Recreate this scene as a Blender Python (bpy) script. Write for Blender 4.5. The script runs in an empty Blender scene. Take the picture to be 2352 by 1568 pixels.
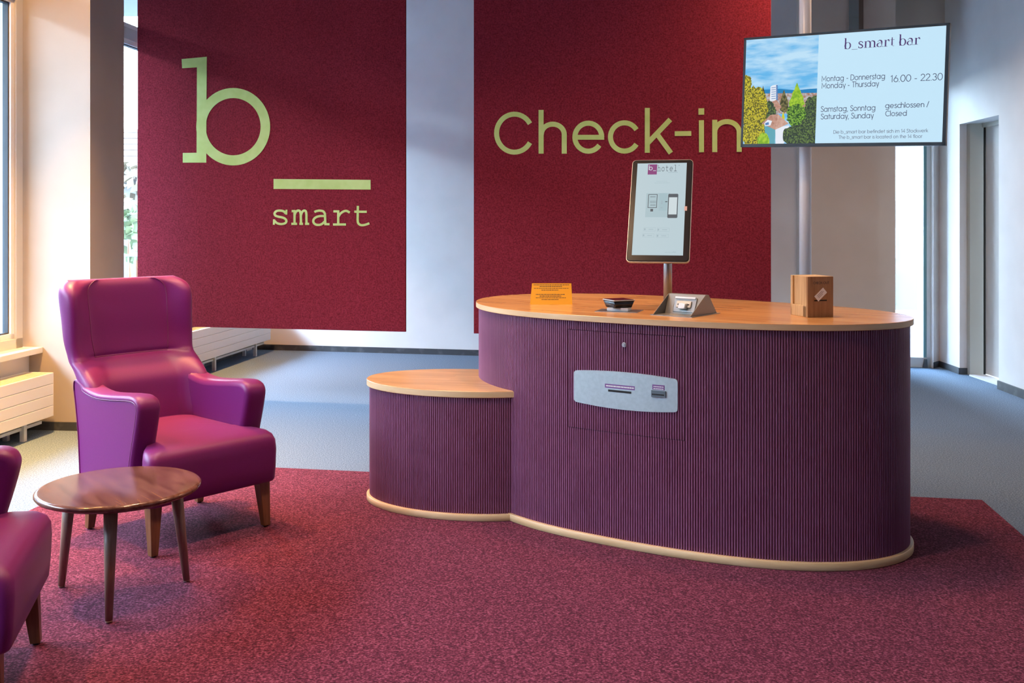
import bpy, math, random
from mathutils import Vector, Matrix
from math import sin, cos, pi, sqrt, atan2, radians
random.seed(7)
sc = bpy.context.scene
COL = sc.collection

# ------------------------------------------------------------------ camera, sky, lights, exposure
F, CH, CX, HY = 2250.0, 1.5, 1176.0, 505.0          # focal length (px of the 2352 wide frame), eye height, centre column, horizon row
cam = bpy.data.cameras.new('camera'); camo = bpy.data.objects.new('camera', cam); COL.objects.link(camo)
camo.location = (0, 0, CH); camo.rotation_euler = (pi/2, 0, 0)
cam.sensor_width = 36; cam.lens = 36*F/2352; cam.shift_y = -(784-HY)/2352; cam.clip_start = .05; cam.clip_end = 400
sc.camera = camo
sc.view_settings.view_transform = 'Standard'; sc.view_settings.look = 'None'
sc.view_settings.exposure = 0.45; sc.view_settings.gamma = 1.0; sc.view_settings.use_curve_mapping = False
try:
    sc.cycles.use_denoising = True; sc.cycles.max_bounces = 10; sc.cycles.diffuse_bounces = 6
    sc.cycles.transparent_max_bounces = 16; sc.cycles.sample_clamp_indirect = 6.0; sc.cycles.caustics_reflective = False
except Exception: pass

SKY = 46.0
w = bpy.data.worlds.new('sky'); sc.world = w; w.use_nodes = True
nt = w.node_tree; nt.nodes.clear()
wo = nt.nodes.new('ShaderNodeOutputWorld'); bg = nt.nodes.new('ShaderNodeBackground')
tc = nt.nodes.new('ShaderNodeTexCoord'); sx = nt.nodes.new('ShaderNodeSeparateXYZ'); cr = nt.nodes.new('ShaderNodeValToRGB')
cr.color_ramp.elements[0].position = 0.0; cr.color_ramp.elements[0].color = (.72, .86, 1.0, 1)
cr.color_ramp.elements[1].position = .7; cr.color_ramp.elements[1].color = (.48, .70, 1.0, 1)
nt.links.new(tc.outputs['Generated'], sx.inputs[0]); nt.links.new(sx.outputs['Z'], cr.inputs[0])
nt.links.new(cr.outputs[0], bg.inputs[0]); bg.inputs[1].default_value = SKY
nt.links.new(bg.outputs[0], wo.inputs[0])

def area(name, loc, direction, sx_, sy_, power, color, portal=False, spread=pi):
    l = bpy.data.lights.new(name, 'AREA'); l.shape = 'RECTANGLE'; l.size = sx_; l.size_y = sy_
    l.energy = power; l.color = color; l.spread = spread
    o = bpy.data.objects.new(name, l); COL.objects.link(o); o.location = loc
    o.rotation_euler = Vector(direction).to_track_quat('-Z', 'Y').to_euler()
    if portal: l.cycles.is_portal = True
    return o
LD = Vector((.1035, .9946, 0)); LN = Vector((.9946, -.1035, 0))       # direction of the window wall, its inward normal
def lw(y, off=0.0, z=0.0):                                            # a point on the window wall line at depth y, off metres into the room
    return Vector((-3.46 + .104*(y-7.02), y, z)) + LN*off
CEIL = 4.2
for nm, y0, y1, z0, z1 in (('portal', -1.2, 1.6, .6, 4.0), ('portal', 2.3, 6.95, .6, 4.0), ('portal', 7.56, 11.1, .6, 4.0)):
    c = (lw(y0)+lw(y1))/2 + Vector((0, 0, (z0+z1)/2)) - LN*.16
    area(nm, c, LN, (y1-y0)*1.005, z1-z0, 1, (1, 1, 1), portal=True)
area('portal', (3.98, 10.16, 1.5), (-.19, -1, 0), .75, 2.9, 1, (1, 1, 1), portal=True)
WARM = (1.0, .50, .14)
for y, off, p, sp in ((9.3, .55, 55, 75), (5.9, .80, 72, 62), (6.3, .42, 22, 110), (3.9, .6, 32, 75)):      # warm downlights close to the window wall
    q = lw(y, off); area('ceiling_lamp_fill', (q.x, q.y, CEIL-.03), (0, 0, -1), .12, .12, p, WARM, spread=radians(sp))
for x, y, p in ((-.8, 3.0, 42), (-1.4, 5.0, 36), (.7, 5.0, 24), (2.4, 6.9, 45)):  # warm ceiling lamps; the last is a fill added to warm the taupe pier
    area('ceiling_lamp_fill', (x, y, CEIL-.03), (0, 0, -1), .3, .3, p, (1.0, .62, .36), spread=radians(130))

# ------------------------------------------------------------------ helpers
class MB:
    def __init__(s): s.v = []; s.f = []; s.sm = []
    def add(s, vs, fs, M=None, smooth=False):
        b = len(s.v)
        s.v += [tuple(M @ Vector(p)) if M is not None else tuple(p) for p in vs]
        for q in fs: s.f.append(tuple(b+i for i in q)); s.sm.append(smooth)
        return s
    def box(s, a, b, M=None):
        x0, y0, z0 = a; x1, y1, z1 = b
        v = [(x0,y0,z0),(x1,y0,z0),(x1,y1,z0),(x0,y1,z0),(x0,y0,z1),(x1,y0,z1),(x1,y1,z1),(x0,y1,z1)]
        return s.add(v, [(0,3,2,1),(4,5,6,7),(0,1,5,4),(1,2,6,5),(2,3,7,6),(3,0,4,7)], M)
    def prism(s, pts, z0, z1, M=None, smooth=False):                   # plan polygon (counter-clockwise) pulled up
        n = len(pts)
        s.add([(x,y,z0) for x,y in pts]+[(x,y,z1) for x,y in pts], [(i,(i+1)%n,n+(i+1)%n,n+i) for i in range(n)], M, smooth)
        b = len(s.v)-2*n
        s.f += [tuple(b+n-1-i for i in range(n)), tuple(b+n+i for i in range(n))]; s.sm += [False, False]
        return s
    def loft(s, rings, M=None, smooth=True, cap0=True, cap1=True, closed=True):
        n = len(rings[0]); v = [p for r in rings for p in r]; f = []
        for k in range(len(rings)-1):
            for i in range(n if closed else n-1):
                j = (i+1) % n; f.append((k*n+i, k*n+j, (k+1)*n+j, (k+1)*n+i))
        if cap0: f.append(tuple(range(n-1, -1, -1)))
        if cap1: f.append(tuple((len(rings)-1)*n+i for i in range(n)))
        s.add(v, f, M, smooth); nc = int(bool(cap0))+int(bool(cap1))
        for i in range(1, nc+1): s.sm[-i] = False
        return s
    def cone(s, p0, p1, r0, r1, n=16, M=None, smooth=True):
        p0 = Vector(p0); p1 = Vector(p1); d = (p1-p0).normalized()
        a = d.orthogonal().normalized(); b = d.cross(a)
        rs = [[tuple(p+a*r*cos(2*pi*i/n)+b*r*sin(2*pi*i/n)) for i in range(n)] for p, r in ((p0,r0),(p1,r1))]
        return s.loft(rs, M, smooth)
    def tube(s, pts, r, n=8, closed=False, M=None):
        pts = [Vector(p) for p in pts]; m = len(pts); rings = []; up = None
        for i in range(m):
            t = (pts[(i+1)%m]-pts[i-1]) if closed else (pts[min(i+1,m-1)]-pts[max(i-1,0)])
            t.normalize()
            if up is None: up = t.orthogonal().normalized()
            up = (up - t*up.dot(t)).normalized(); b = t.cross(up)
            rings.append([tuple(pts[i]+up*r*cos(2*pi*k/n)+b*r*sin(2*pi*k/n)) for k in range(n)])
        if closed: rings.append(rings[0])
        return s.loft(rings, M, True, not closed, not closed)
    def lathe(s, prof, c=(0,0), n=48, M=None):
        return s.loft([[(c[0]+r*cos(2*pi*i/n), c[1]+r*sin(2*pi*i/n), z) for i in range(n)] for r, z in prof], M, True)

def put(name, mb, m, parent=None, origin=None, local=False, bevel=0, seg=2, **props):
    """Link one mesh object. World coordinates are made relative to the parent's base (or to origin for a top-level thing)."""
    me = bpy.data.meshes.new(name)
    off = Vector((0,0,0))
    if not local:
        if parent is not None: off = Vector(parent.get('_base', (0,0,0)))
        elif origin is not None: off = Vector(origin)
    me.from_pydata([tuple(Vector(p)-off) for p in mb.v], [], mb.f); me.update()
    for p, sflag in zip(me.polygons, mb.sm): p.use_smooth = sflag
    for mm in (m if isinstance(m, (list, tuple)) else [m]): me.materials.append(mm)
    o = bpy.data.objects.new(name, me); COL.objects.link(o)
    if parent is not None: o.parent = parent; o['_base'] = parent.get('_base', (0,0,0))
    else:
        o.location = off; o['_base'] = tuple(off)
    if bevel:
        b = o.modifiers.new('bevel', 'BEVEL'); b.width = bevel; b.segments = seg; b.limit_method = 'ANGLE'; b.angle_limit = radians(40)
    for k, v in props.items(): o[k] = v
    return o
def thing(name, base, label, cat, group=None, rotz=None):
    o = bpy.data.objects.new(name, None); COL.objects.link(o); o.empty_display_size = .1
    o.location = base; o['_base'] = tuple(base); o['label'] = label; o['category'] = cat
    if group: o['group'] = group
    if rotz is not None: o.rotation_euler = (0, 0, rotz); o['_base'] = (0, 0, 0)
    return o
def struct(name, mb, m, parent=None, **k):
    o = put(name, mb, m, parent, **k)
    if parent is None: o['kind'] = 'structure'
    return o

class Plane:                                                            # a flat face in the room: origin, across, up; n points to the viewer
    def __init__(s, o, S, T=(0,0,1)):
        s.o = Vector(o); s.S = Vector(S).normalized(); s.T = Vector(T).normalized(); s.N = s.S.cross(s.T).normalized()
    def p(s, a, b, n=0.0): return s.o+s.S*a+s.T*b+s.N*n
    def seen(s, x, y):                                                  # survey: where the sight line of a measured mark meets the face
        d = Vector(((x-CX)/F, 1, (HY-y)/F)); c = Vector((0,0,CH))
        q = c+d*((s.o-c).dot(s.N)/d.dot(s.N))-s.o
        return (q.dot(s.S), q.dot(s.T))
    def poly(s, mb, pts, n0, n1=None):
        a = sum(pts[i][0]*pts[(i+1)%len(pts)][1]-pts[(i+1)%len(pts)][0]*pts[i][1] for i in range(len(pts)))
        if a < 0: pts = pts[::-1]
        k = len(pts)
        if n1 is None or n1 == n0: mb.add([s.p(x,y,n0) for x,y in pts], [tuple(range(k))])
        else:
            mb.add([s.p(x,y,n0) for x,y in pts]+[s.p(x,y,n1) for x,y in pts],
                   [tuple(k+i for i in range(k)), tuple(range(k-1,-1,-1))]+[(i,(i+1)%k,k+(i+1)%k,k+i) for i in range(k)])
    def strip(s, mb, L, R, n0, n1):                                     # a ribbon with thickness between two edge lines
        k = len(L); top = [s.p(*q,n1) for q in L]+[s.p(*q,n1) for q in R]; bot = [s.p(*q,n0) for q in L]+[s.p(*q,n0) for q in R]
        f = []
        for i in range(k-1):
            f.append((k+i, k+i+1, i+1, i))
            if n1 != n0: f += [(i, i+1, 2*k+i+1, 2*k+i), (k+i+1, k+i, 3*k+i, 3*k+i+1)]
        if n1 != n0: f += [(k, 0, 2*k, 3*k), (k-1, 2*k-1, 4*k-1, 3*k-1)]
        mb.add(top+(bot if n1 != n0 else []), f)
    def stroke(s, mb, pts, wd, n0, n1, tr=lambda q: q):
        ws = wd if isinstance(wd, (list,tuple)) else [wd]*len(pts)
        keep = [i for i in range(len(pts)) if i == 0 or math.hypot(pts[i][0]-pts[i-1][0], pts[i][1]-pts[i-1][1]) > 1e-9]
        pts = [pts[i] for i in keep]; ws = [ws[i] for i in keep]; m = len(pts)
        L = []; R = []
        for i in range(m):
            a = pts[max(i-1,0)]; b = pts[i]; c = pts[min(i+1,m-1)]
            d1 = (b[0]-a[0], b[1]-a[1]); d2 = (c[0]-b[0], c[1]-b[1])
            if i == 0: d1 = d2
            if i == m-1: d2 = d1
            l1 = math.hypot(*d1) or 1; l2 = math.hypot(*d2) or 1
            n_ = (-(d1[1]/l1+d2[1]/l2), d1[0]/l1+d2[0]/l2); ln = math.hypot(*n_) or 1
            u = (n_[0]/ln, n_[1]/ln); cs = max(.5, u[0]*-d1[1]/l1+u[1]*d1[0]/l1); h = ws[i]/2/cs
            L.append(tr((b[0]+u[0]*h, b[1]+u[1]*h))); R.append(tr((b[0]-u[0]*h, b[1]-u[1]*h)))
        s.strip(mb, L, R, n0, n1)

def arc(cx, cy, rx, ry, a0, a1, n=14):
    return [(cx+rx*cos(radians(a0+(a1-a0)*i/n)), cy+ry*sin(radians(a0+(a1-a0)*i/n))) for i in range(n+1)]
def smooth2(pts, k=5):                                                  # Catmull-Rom through 2-D or 3-D points
    P = [Vector(p if len(p) == 3 else (*p, 0)) for p in pts]; out = []
    for i in range(len(P)-1):
        p0, p1, p2, p3 = P[max(i-1,0)], P[i], P[i+1], P[min(i+2,len(P)-1)]
        for j in range(k):
            t = j/k
            out.append(.5*((2*p1)+(p2-p0)*t+(2*p0-5*p1+4*p2-p3)*t*t+(3*p1-p0-3*p2+p3)*t**3))
    out.append(P[-1])
    return [tuple(q) if len(pts[0]) == 3 else (q.x, q.y) for q in out]

# round sans letters: x-height .7, capitals 1.0; each is (advance, strokes)
def glyphs():
    r = .31; c = r+.06; B = .35; ry = .31
    O = lambda a0=0, a1=360: arc(c, B, r, ry, a0, a1, 22)
    st = c+r
    g = {}
    g['a'] = (st+.16, [O(), [(st,.70),(st,0)]]); g['d'] = (st+.16, [O(), [(st,1.04),(st,0)]])
    g['b'] = (c+r+.14, [[(.06,1.04),(.06,0)], O()]); g['c'] = (.62, [O(40,320)])
    g['e'] = (c+r+.12, [O(0,318), [(.06,B),(st,B)]]); g['o'] = (c+r+.12, [O()])
    g['g'] = (st+.16, [O(), [(st,.70),(st,-.02)]+arc(c,-.02,r,.26,0,-140,12)])
    g['f'] = (.40, [[(.16,0),(.16,.80)]+arc(.32,.80,.16,.22,180,80,8), [(.02,.66),(.36,.66)]])
    g['t'] = (.40, [[(.17,.95),(.17,0)], [(.02,.66),(.36,.66)]])
    g['h'] = (.66, [[(.07,1.04),(.07,0)], arc(.31,.40,.24,.27,180,0,12)+[(.55,0)]])
    g['n'] = (.66, [[(.07,.70),(.07,0)], arc(.31,.40,.24,.27,180,0,12)+[(.55,0)]])
    g['m'] = (1.06, [[(.07,.70),(.07,0)], arc(.29,.40,.22,.27,180,0,12)+[(.51,0)], arc(.73,.40,.22,.27,180,0,12)+[(.95,0)]])
    g['r'] = (.40, [[(.07,.70),(.07,0)], arc(.31,.40,.24,.27,180,80,8)])
    g['u'] = (.66, [[(.07,.70)]+arc(.31,.30,.24,.27,180,360,12)+[(.55,.70)], [(.55,.70),(.55,0)]])
    g['i'] = (.20, [[(.08,.70),(.08,0)], [(.08,.98),(.08,.88)]]); g['l'] = (.20, [[(.08,1.04),(.08,0)]])
    g['k'] = (.58, [[(.07,1.04),(.07,0)], [(.07,.25),(.48,.69)], [(.23,.42),(.52,0)]])
    g['s'] = (.50, [smooth2([(.42,.58),(.33,.66),(.22,.67),(.10,.60),(.09,.48),(.22,.38),(.36,.31),(.43,.20),(.38,.07),(.24,.02),(.12,.05),(.04,.14)],3)])
    g['w'] = (.86, [[(.03,.69),(.23,.02),(.42,.66),(.61,.02),(.81,.69)]])
    g['y'] = (.56, [[(.03,.69),(.28,.02)], [(.52,.69),(.22,-.30)]])
    g['M'] = (1.0, [[(.08,0),(.08,.97),(.48,.28),(.88,.97),(.88,0)]]); g['T'] = (.66, [[(.02,.96),(.62,.96)], [(.32,.96),(.32,0)]])
    g['D'] = (.82, [[(.08,.96),(.08,.04),(.30,.04)]+arc(.30,.50,.44,.46,-90,90,14)+[(.08,.96)]])
    g['C'] = (.90, [arc(.50,.50,.42,.47,42,318,22)]); g['O'] = (1.05, [arc(.50,.50,.44,.47,0,360,24)])
    g['S'] = (.62, [smooth2([(.53,.80),(.43,.93),(.30,.96),(.14,.88),(.11,.72),(.26,.56),(.44,.45),(.54,.28),(.48,.10),(.31,.03),(.15,.07),(.05,.20)],3)])
    g['H'] = (.80, [[(.08,1),(.08,0)], [(.70,1),(.70,0)], [(.08,.5),(.70,.5)]]); g['E'] = (.66, [[(.58,.96),(.08,.96),(.08,.04),(.58,.04)], [(.08,.5),(.52,.5)]])
    g['K'] = (.70, [[(.08,1),(.08,0)], [(.60,.98),(.08,.38)], [(.26,.58),(.64,0)]])
    g['U'] = (.80, [[(.08,1)]+arc(.39,.34,.31,.31,180,360,14)+[(.70,1)]])
    g['0'] = (.74, [arc(.36,.5,.30,.47,0,360,24)]); g['1'] = (.42, [[(.04,.80),(.24,.96),(.24,0)]])
    g['2'] = (.66, [arc(.31,.69,.25,.27,165,-20,12)+[(.06,.04),(.60,.04)]])
    g['3'] = (.64, [arc(.29,.73,.22,.23,160,-90,12), arc(.29,.27,.26,.24,90,-160,12)])
    g['4'] = (.70, [[(.50,0),(.50,.96),(.04,.26),(.64,.26)]])
    g['6'] = (.68, [arc(.33,.31,.27,.28,0,360,20), [(.07,.38),(.40,.97)]])
    g['-'] = (.50, [[(.08,.36),(.40,.36)]]); g['.'] = (.22, [[(.09,.09),(.09,-.01)]]); g[','] = (.22, [[(.11,.09),(.06,-.16)]])
    g['/'] = (.42, [[(.03,-.05),(.38,1.04)]]); g['_'] = (.62, [[(.02,-.10),(.60,-.10)]]); g[' '] = (.34, [])
    return g
GL = glyphs()
def text_width(t): return sum(GL[c][0] for c in t)
def write(pl, mb, t, a, b, width, height, wd, n0, n1=None):
    """Letters from (a, b) along the face, spread over width; wd is the stroke width in capital heights."""
    k = width/text_width(t); x = 0
    for ch in t:
        adv, ss = GL[ch]
        for s_ in ss: pl.stroke(mb, s_, wd, n0, n0 if n1 is None else n1, tr=lambda q, x=x: (a+(x+q[0])*k, b+q[1]*height))
        x += adv

# ------------------------------------------------------------------ materials
MATS = {}; SCREEN = .72
def mat(name, color, rough=.6, metal=0.0, spec=.5, emit=None, estr=1.0, sheen=0.0, coat=0.0):
    if name in MATS: return MATS[name]
    m = bpy.data.materials.new(name); m.use_nodes = True; p = m.node_tree.nodes['Principled BSDF']
    p.inputs['Base Color'].default_value = (*color, 1); p.inputs['Roughness'].default_value = rough; p.inputs['Metallic'].default_value = metal
    p.inputs['Specular IOR Level'].default_value = spec
    if emit: p.inputs['Emission Color'].default_value = (*emit, 1); p.inputs['Emission Strength'].default_value = estr
    if sheen: p.inputs['Sheen Weight'].default_value = sheen
    if coat: p.inputs['Coat Weight'].default_value = coat
    MATS[name] = m; return m
def nodes(m): return m.node_tree.nodes, m.node_tree.links, m.node_tree.nodes['Principled BSDF']
def noise_color(m, scale, c0, c1, p0=.35, p1=.65, detail=2, stretch=(1,1,1), bump=0, rot=(0,0,0), coord='Object', bdist=.01):
    N, L, P = nodes(m)
    t = N.new('ShaderNodeTexCoord'); mp = N.new('ShaderNodeMapping'); n = N.new('ShaderNodeTexNoise'); r = N.new('ShaderNodeValToRGB')
    mp.inputs['Scale'].default_value = stretch; mp.inputs['Rotation'].default_value = rot
    n.inputs['Scale'].default_value = scale; n.inputs['Detail'].default_value = detail
    r.color_ramp.elements[0].position = p0; r.color_ramp.elements[1].position = p1
    r.color_ramp.elements[0].color = (*c0, 1); r.color_ramp.elements[1].color = (*c1, 1)
    L.new(t.outputs[coord], mp.inputs[0]); L.new(mp.outputs[0], n.inputs['Vector']); L.new(n.outputs[0], r.inputs[0]); L.new(r.outputs[0], P.inputs['Base Color'])
    if bump:
        b = N.new('ShaderNodeBump'); b.inputs['Strength'].default_value = bump; b.inputs['Distance'].default_value = bdist
        L.new(n.outputs[0], b.inputs['Height']); L.new(b.outputs[0], P.inputs['Normal'])
    return m
def wood(name, c0, c1, rot=(0,0,0), scale=6, stretch=(1,14,14), rough=.4, staves=0, spec=.5):
    m = mat(name, c0, rough, spec=spec); N, L, P = nodes(m)
    t = N.new('ShaderNodeTexCoord'); mp = N.new('ShaderNodeMapping'); mp.inputs['Rotation'].default_value = rot
    mp2 = N.new('ShaderNodeMapping'); mp2.inputs['Scale'].default_value = stretch
    n = N.new('ShaderNodeTexNoise'); n.inputs['Scale'].default_value = scale; n.inputs['Detail'].default_value = 6; n.inputs['Distortion'].default_value = .6
    r = N.new('ShaderNodeValToRGB'); r.color_ramp.elements[0].position = .32; r.color_ramp.elements[1].position = .70
    r.color_ramp.elements[0].color = (*c0, 1); r.color_ramp.elements[1].color = (*c1, 1)
    L.new(t.outputs['Object'], mp.inputs[0]); L.new(mp.outputs[0], mp2.inputs[0]); L.new(mp2.outputs[0], n.inputs['Vector']); L.new(n.outputs[0], r.inputs[0])
    out = r.outputs[0]
    if staves:
        br = N.new('ShaderNodeTexBrick'); br.inputs['Scale'].default_value = 1; br.inputs['Brick Width'].default_value = .9; br.inputs['Row Height'].default_value = staves
        br.inputs['Mortar Size'].default_value = 0; br.inputs['Color1'].default_value = (1.0, .95, .9, 1); br.inputs['Color2'].default_value = (.80, .74, .68, 1); br.offset = .37
        mx = N.new('ShaderNodeMix'); mx.data_type = 'RGBA'; mx.blend_type = 'MULTIPLY'; mx.inputs['Factor'].default_value = 1
        L.new(mp.outputs[0], br.inputs['Vector']); L.new(out, mx.inputs['A']); L.new(br.outputs['Color'], mx.inputs['B']); out = mx.outputs['Result']
    L.new(out, P.inputs['Base Color']); return m
def glow(name, color, strength=1.0):                                    # a lit screen; SCREEN is how bright it is set against the room
    return mat(name, (0,0,0), .4, spec=.2, emit=color, estr=strength*SCREEN)

M_WALL = noise_color(mat('wall_paint', (.78,.78,.78), .75), 3, (.76,.76,.76), (.80,.80,.80), bump=.02)
M_TAUPE = noise_color(mat('taupe_paint', (.56,.49,.42), .75), 3, (.55,.48,.41), (.58,.51,.44), bump=.02)
M_CREAM = noise_color(mat('cream_pier_paint', (.43,.385,.33), .75), 3, (.42,.375,.32), (.45,.40,.345), bump=.02)
M_CEIL = mat('ceiling_paint', (.30,.29,.28), .9)
M_FRAME = mat('window_frame_paint', (.52,.53,.55), .45)
M_GASKET = mat('rubber_gasket', (.04,.05,.06), .6)
M_BASE = noise_color(mat('baseboard_grey', (.05,.055,.065), .55), 12, (.045,.05,.06), (.10,.11,.12), .5, .8)
def carpet(name, d, mid, l):
    m = mat(name, mid, .95, spec=.08, sheen=.03); N, L, P = nodes(m)
    noise_color(m, 125, d, l, .30, .72, 3, bump=.35, bdist=.004)
    r = [n for n in N if n.type == 'VALTORGB'][0]; e = r.color_ramp.elements.new(.5); e.color = (*mid, 1)
    return m
M_GREY = carpet('grey_carpet_pile', (.060,.095,.145), (.115,.17,.25), (.22,.29,.38))
M_MAROON = carpet('maroon_carpet_pile', (.028,.004,.010), (.100,.014,.033), (.26,.065,.110))
M_FELT = noise_color(mat('crimson_felt', (.16,.012,.03), .95, spec=.1, sheen=.1), 85, (.115,.006,.012), (.245,.020,.034), .28, .74, 6, bump=.2, bdist=.004)
M_GREEN = noise_color(mat('lime_vinyl', (.42,.50,.13), .6), 9, (.40,.48,.12), (.46,.53,.16))
M_CLAD = noise_color(mat('plum_cladding', (.19,.060,.125), .42), 8, (.185,.057,.120), (.205,.066,.134))
M_CORE = mat('plum_core', (.04,.014,.032), .6)
M_OAK = wood('oak_top', (.58,.275,.095), (.72,.41,.165), rot=(0,0,radians(37)), stretch=(1.2,16,16), scale=2.2, rough=.22, staves=.055)
M_OAKL = wood('oak_low_top', (.50,.26,.11), (.66,.39,.19), rot=(0,0,radians(13)), stretch=(1.2,16,16), scale=2.2, rough=.36, staves=.055)
M_EDGE = wood('oak_edge', (.58,.37,.18), (.70,.48,.27), stretch=(1,1,9), scale=3, rough=.45)
M_BOX_LIT = wood('oak_box_lit', (.48,.29,.12), (.66,.45,.22), stretch=(14,14,1), scale=4, rough=.5)  # box body oak lightened for the side that catches the light
M_WALNUT = wood('walnut_veneer', (.075,.028,.020), (.165,.070,.048), rot=(0,0,radians(48)), stretch=(1,7,7), scale=5, rough=.16)
M_WALLEG = wood('walnut_leg', (.19,.105,.072), (.28,.17,.12), stretch=(16,16,1), scale=5, rough=.4)
M_CHLEG = wood('chair_leg_wood', (.12,.045,.018), (.20,.085,.035), stretch=(16,16,1), scale=5, rough=.4)
M_LEATHER = noise_color(mat('magenta_leatherette', (.145,.006,.118), .45, spec=.38, sheen=.04), 260, (.138,.0055,.112), (.155,.007,.126), bump=.06, bdist=.002)
M_PIPING = mat('piping_leatherette', (.14,.012,.10), .4, sheen=.1)
M_GLIDE = mat('black_glide', (.02,.02,.02), .5)
M_RAD = mat('radiator_enamel', (.72,.72,.72), .35)
M_RADG = mat('radiator_grille', (.62,.58,.48), .4)
M_DARK = mat('dark_gap', (.012,.012,.012), .8)
M_STEEL = mat('brushed_steel', (.36,.36,.36), .38, 1)
M_STEELG = mat('grey_steel', (.25,.24,.225), .45, .7)
M_CHROME = mat('chrome', (.55,.54,.52), .3, 1)
M_BLACK = mat('black_plastic', (.012,.013,.015), .25)
M_BEZEL = mat('glossy_bezel', (.02,.02,.022), .22, spec=.2)
M_TVB = mat('display_bezel', (.025,.035,.045), .35)
M_PLATE = noise_color(mat('silver_plate', (.47,.56,.57), .42, .5), 60, (.45,.54,.55), (.50,.59,.60))
M_WHITE = mat('white_gloss', (.80,.80,.82), .3)
M_YELLOW = mat('yellow_card', (.72,.33,.012), .5)
M_INK = mat('dark_ink', (.05,.035,.03), .7)
M_PURPLE = mat('purple_label', (.19,.075,.25), .5)
M_PAPER = mat('white_paper', (.80,.78,.74), .6)
M_ACRYL = mat('clear_acrylic', (.70,.74,.78), .08)
M_DOOR = mat('door_laminate', (.60,.58,.55), .5)
M_DFRAME = mat('door_frame_paint', (.50,.50,.44), .5)
M_GROUND = mat('outside_paving', (.12,.125,.125), .9)
def glass_mat():
    m = bpy.data.materials.new('window_glass'); m.use_nodes = True; N = m.node_tree.nodes; L = m.node_tree.links; N.clear()
    o = N.new('ShaderNodeOutputMaterial'); mx = N.new('ShaderNodeMixShader'); t = N.new('ShaderNodeBsdfTransparent'); g = N.new('ShaderNodeBsdfGlossy'); lw_ = N.new('ShaderNodeLayerWeight'); f = N.new('ShaderNodeMath'); f.operation = 'POWER'
    t.inputs[0].default_value = (.94,.97,.97,1); g.inputs['Roughness'].default_value = .02; lw_.inputs[0].default_value = .5; f.inputs[1].default_value = 4.0; L.new(lw_.outputs['Facing'], f.inputs[0])
    L.new(f.outputs[0], mx.inputs[0]); L.new(t.outputs[0], mx.inputs[1]); L.new(g.outputs[0], mx.inputs[2]); L.new(mx.outputs[0], o.inputs[0]); return m
M_GLASS = glass_mat()

# ------------------------------------------------------------------ room shell
def wallbox(mb, a, b, z0, z1, th, side=1):                              # upright slab from plan point a to b; thickness away from the room
    a = Vector((a[0],a[1],0)); b = Vector((b[0],b[1],0)); d = (b-a).normalized(); n = Vector((d.y,-d.x,0))*th*side
    q = [a, b, b+n, a+n]
    if side < 0: q = q[::-1]
    ar = sum(q[i].x*q[(i+1)%4].y-q[(i+1)%4].x*q[i].y for i in range(4))
    if ar < 0: q = q[::-1]
    mb.prism([(p.x,p.y) for p in q], z0, z1)
FRONT = -3.0
BK = lambda x: 11.356-.2012*(x+2.92)                                    # the back wall line
RW = lambda y: 4.303+.043*(y-8.232)                                     # the right wall line
fl = MB(); fl.box((-6.5,FRONT-.3,-.12), (5.6,13,0)); struct('floor', fl, M_GREY)
ce = MB(); ce.box((-6.5,FRONT-.3,CEIL), (5.6,13,CEIL+.15)); struct('ceiling', ce, M_CEIL)
# back wall: solid from the left corner to the entry window, then a header above that window
XW0, XW1 = 3.72, 4.27
bw = MB(); wallbox(bw, (-3.4,BK(-3.4)), (XW0,BK(XW0)), 0, CEIL, .25, -1)
struct('wall_back', bw, M_WALL)
hd = MB(); wallbox(hd, (XW0,BK(XW0)), (4.75,BK(4.75)), 2.95, CEIL, .25, -1)
struct('wall_back.001', hd, M_TAUPE)
pj = MB(); pj.prism([(4.262,BK(4.262)),(4.378,10.03),(4.75,10.03),(4.75,10.3),(4.262,10.3)], 0, 2.95); struct('wall_back.002', pj, M_WALL)
bb = MB(); wallbox(bb, (-3.2,BK(-3.2)), (XW0,BK(XW0)), 0, .062, .018, 1); struct('baseboard_back', bb, M_BASE)
bb = MB(); bb.prism([(4.258,BK(4.262)-.014),(4.374,10.014),(4.378,10.03),(4.262,BK(4.262))], 0, .06); struct('baseboard_back.001', bb, M_BASE)
# right wall with a door recess
rw = MB()
yE, yF = 8.70, 9.54
rw.prism([(RW(yF),yF),(4.95,yF),(4.95,10.3),(RW(10.04),10.3)], 0, CEIL)
rw.prism([(RW(FRONT),FRONT),(4.95,FRONT),(4.95,yE),(RW(yE),yE)], 0, CEIL)
rw.prism([(RW(yE),yE),(4.95,yE),(4.95,yF),(RW(yF),yF)], 2.432, CEIL)
struct('wall_right', rw, M_WALL)
rb = MB(); rb.prism([(RW(yF)-.015,yF-.012),(RW(yF),yF-.012),(RW(10.04),10.03),(RW(10.04)-.015,10.015)], 0, .06)
rb.prism([(RW(yF),yF-.014),(4.428,yF-.014),(4.428,yF),(RW(yF),yF)], 0, .06); struct('baseboard_right', rb, M_BASE)
rb = MB(); rb.prism([(RW(FRONT)-.015,FRONT),(RW(FRONT),FRONT),(RW(yE),yE),(RW(yE)-.015,yE)], 0, .075); struct('baseboard_right.001', rb, M_BASE)
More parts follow.
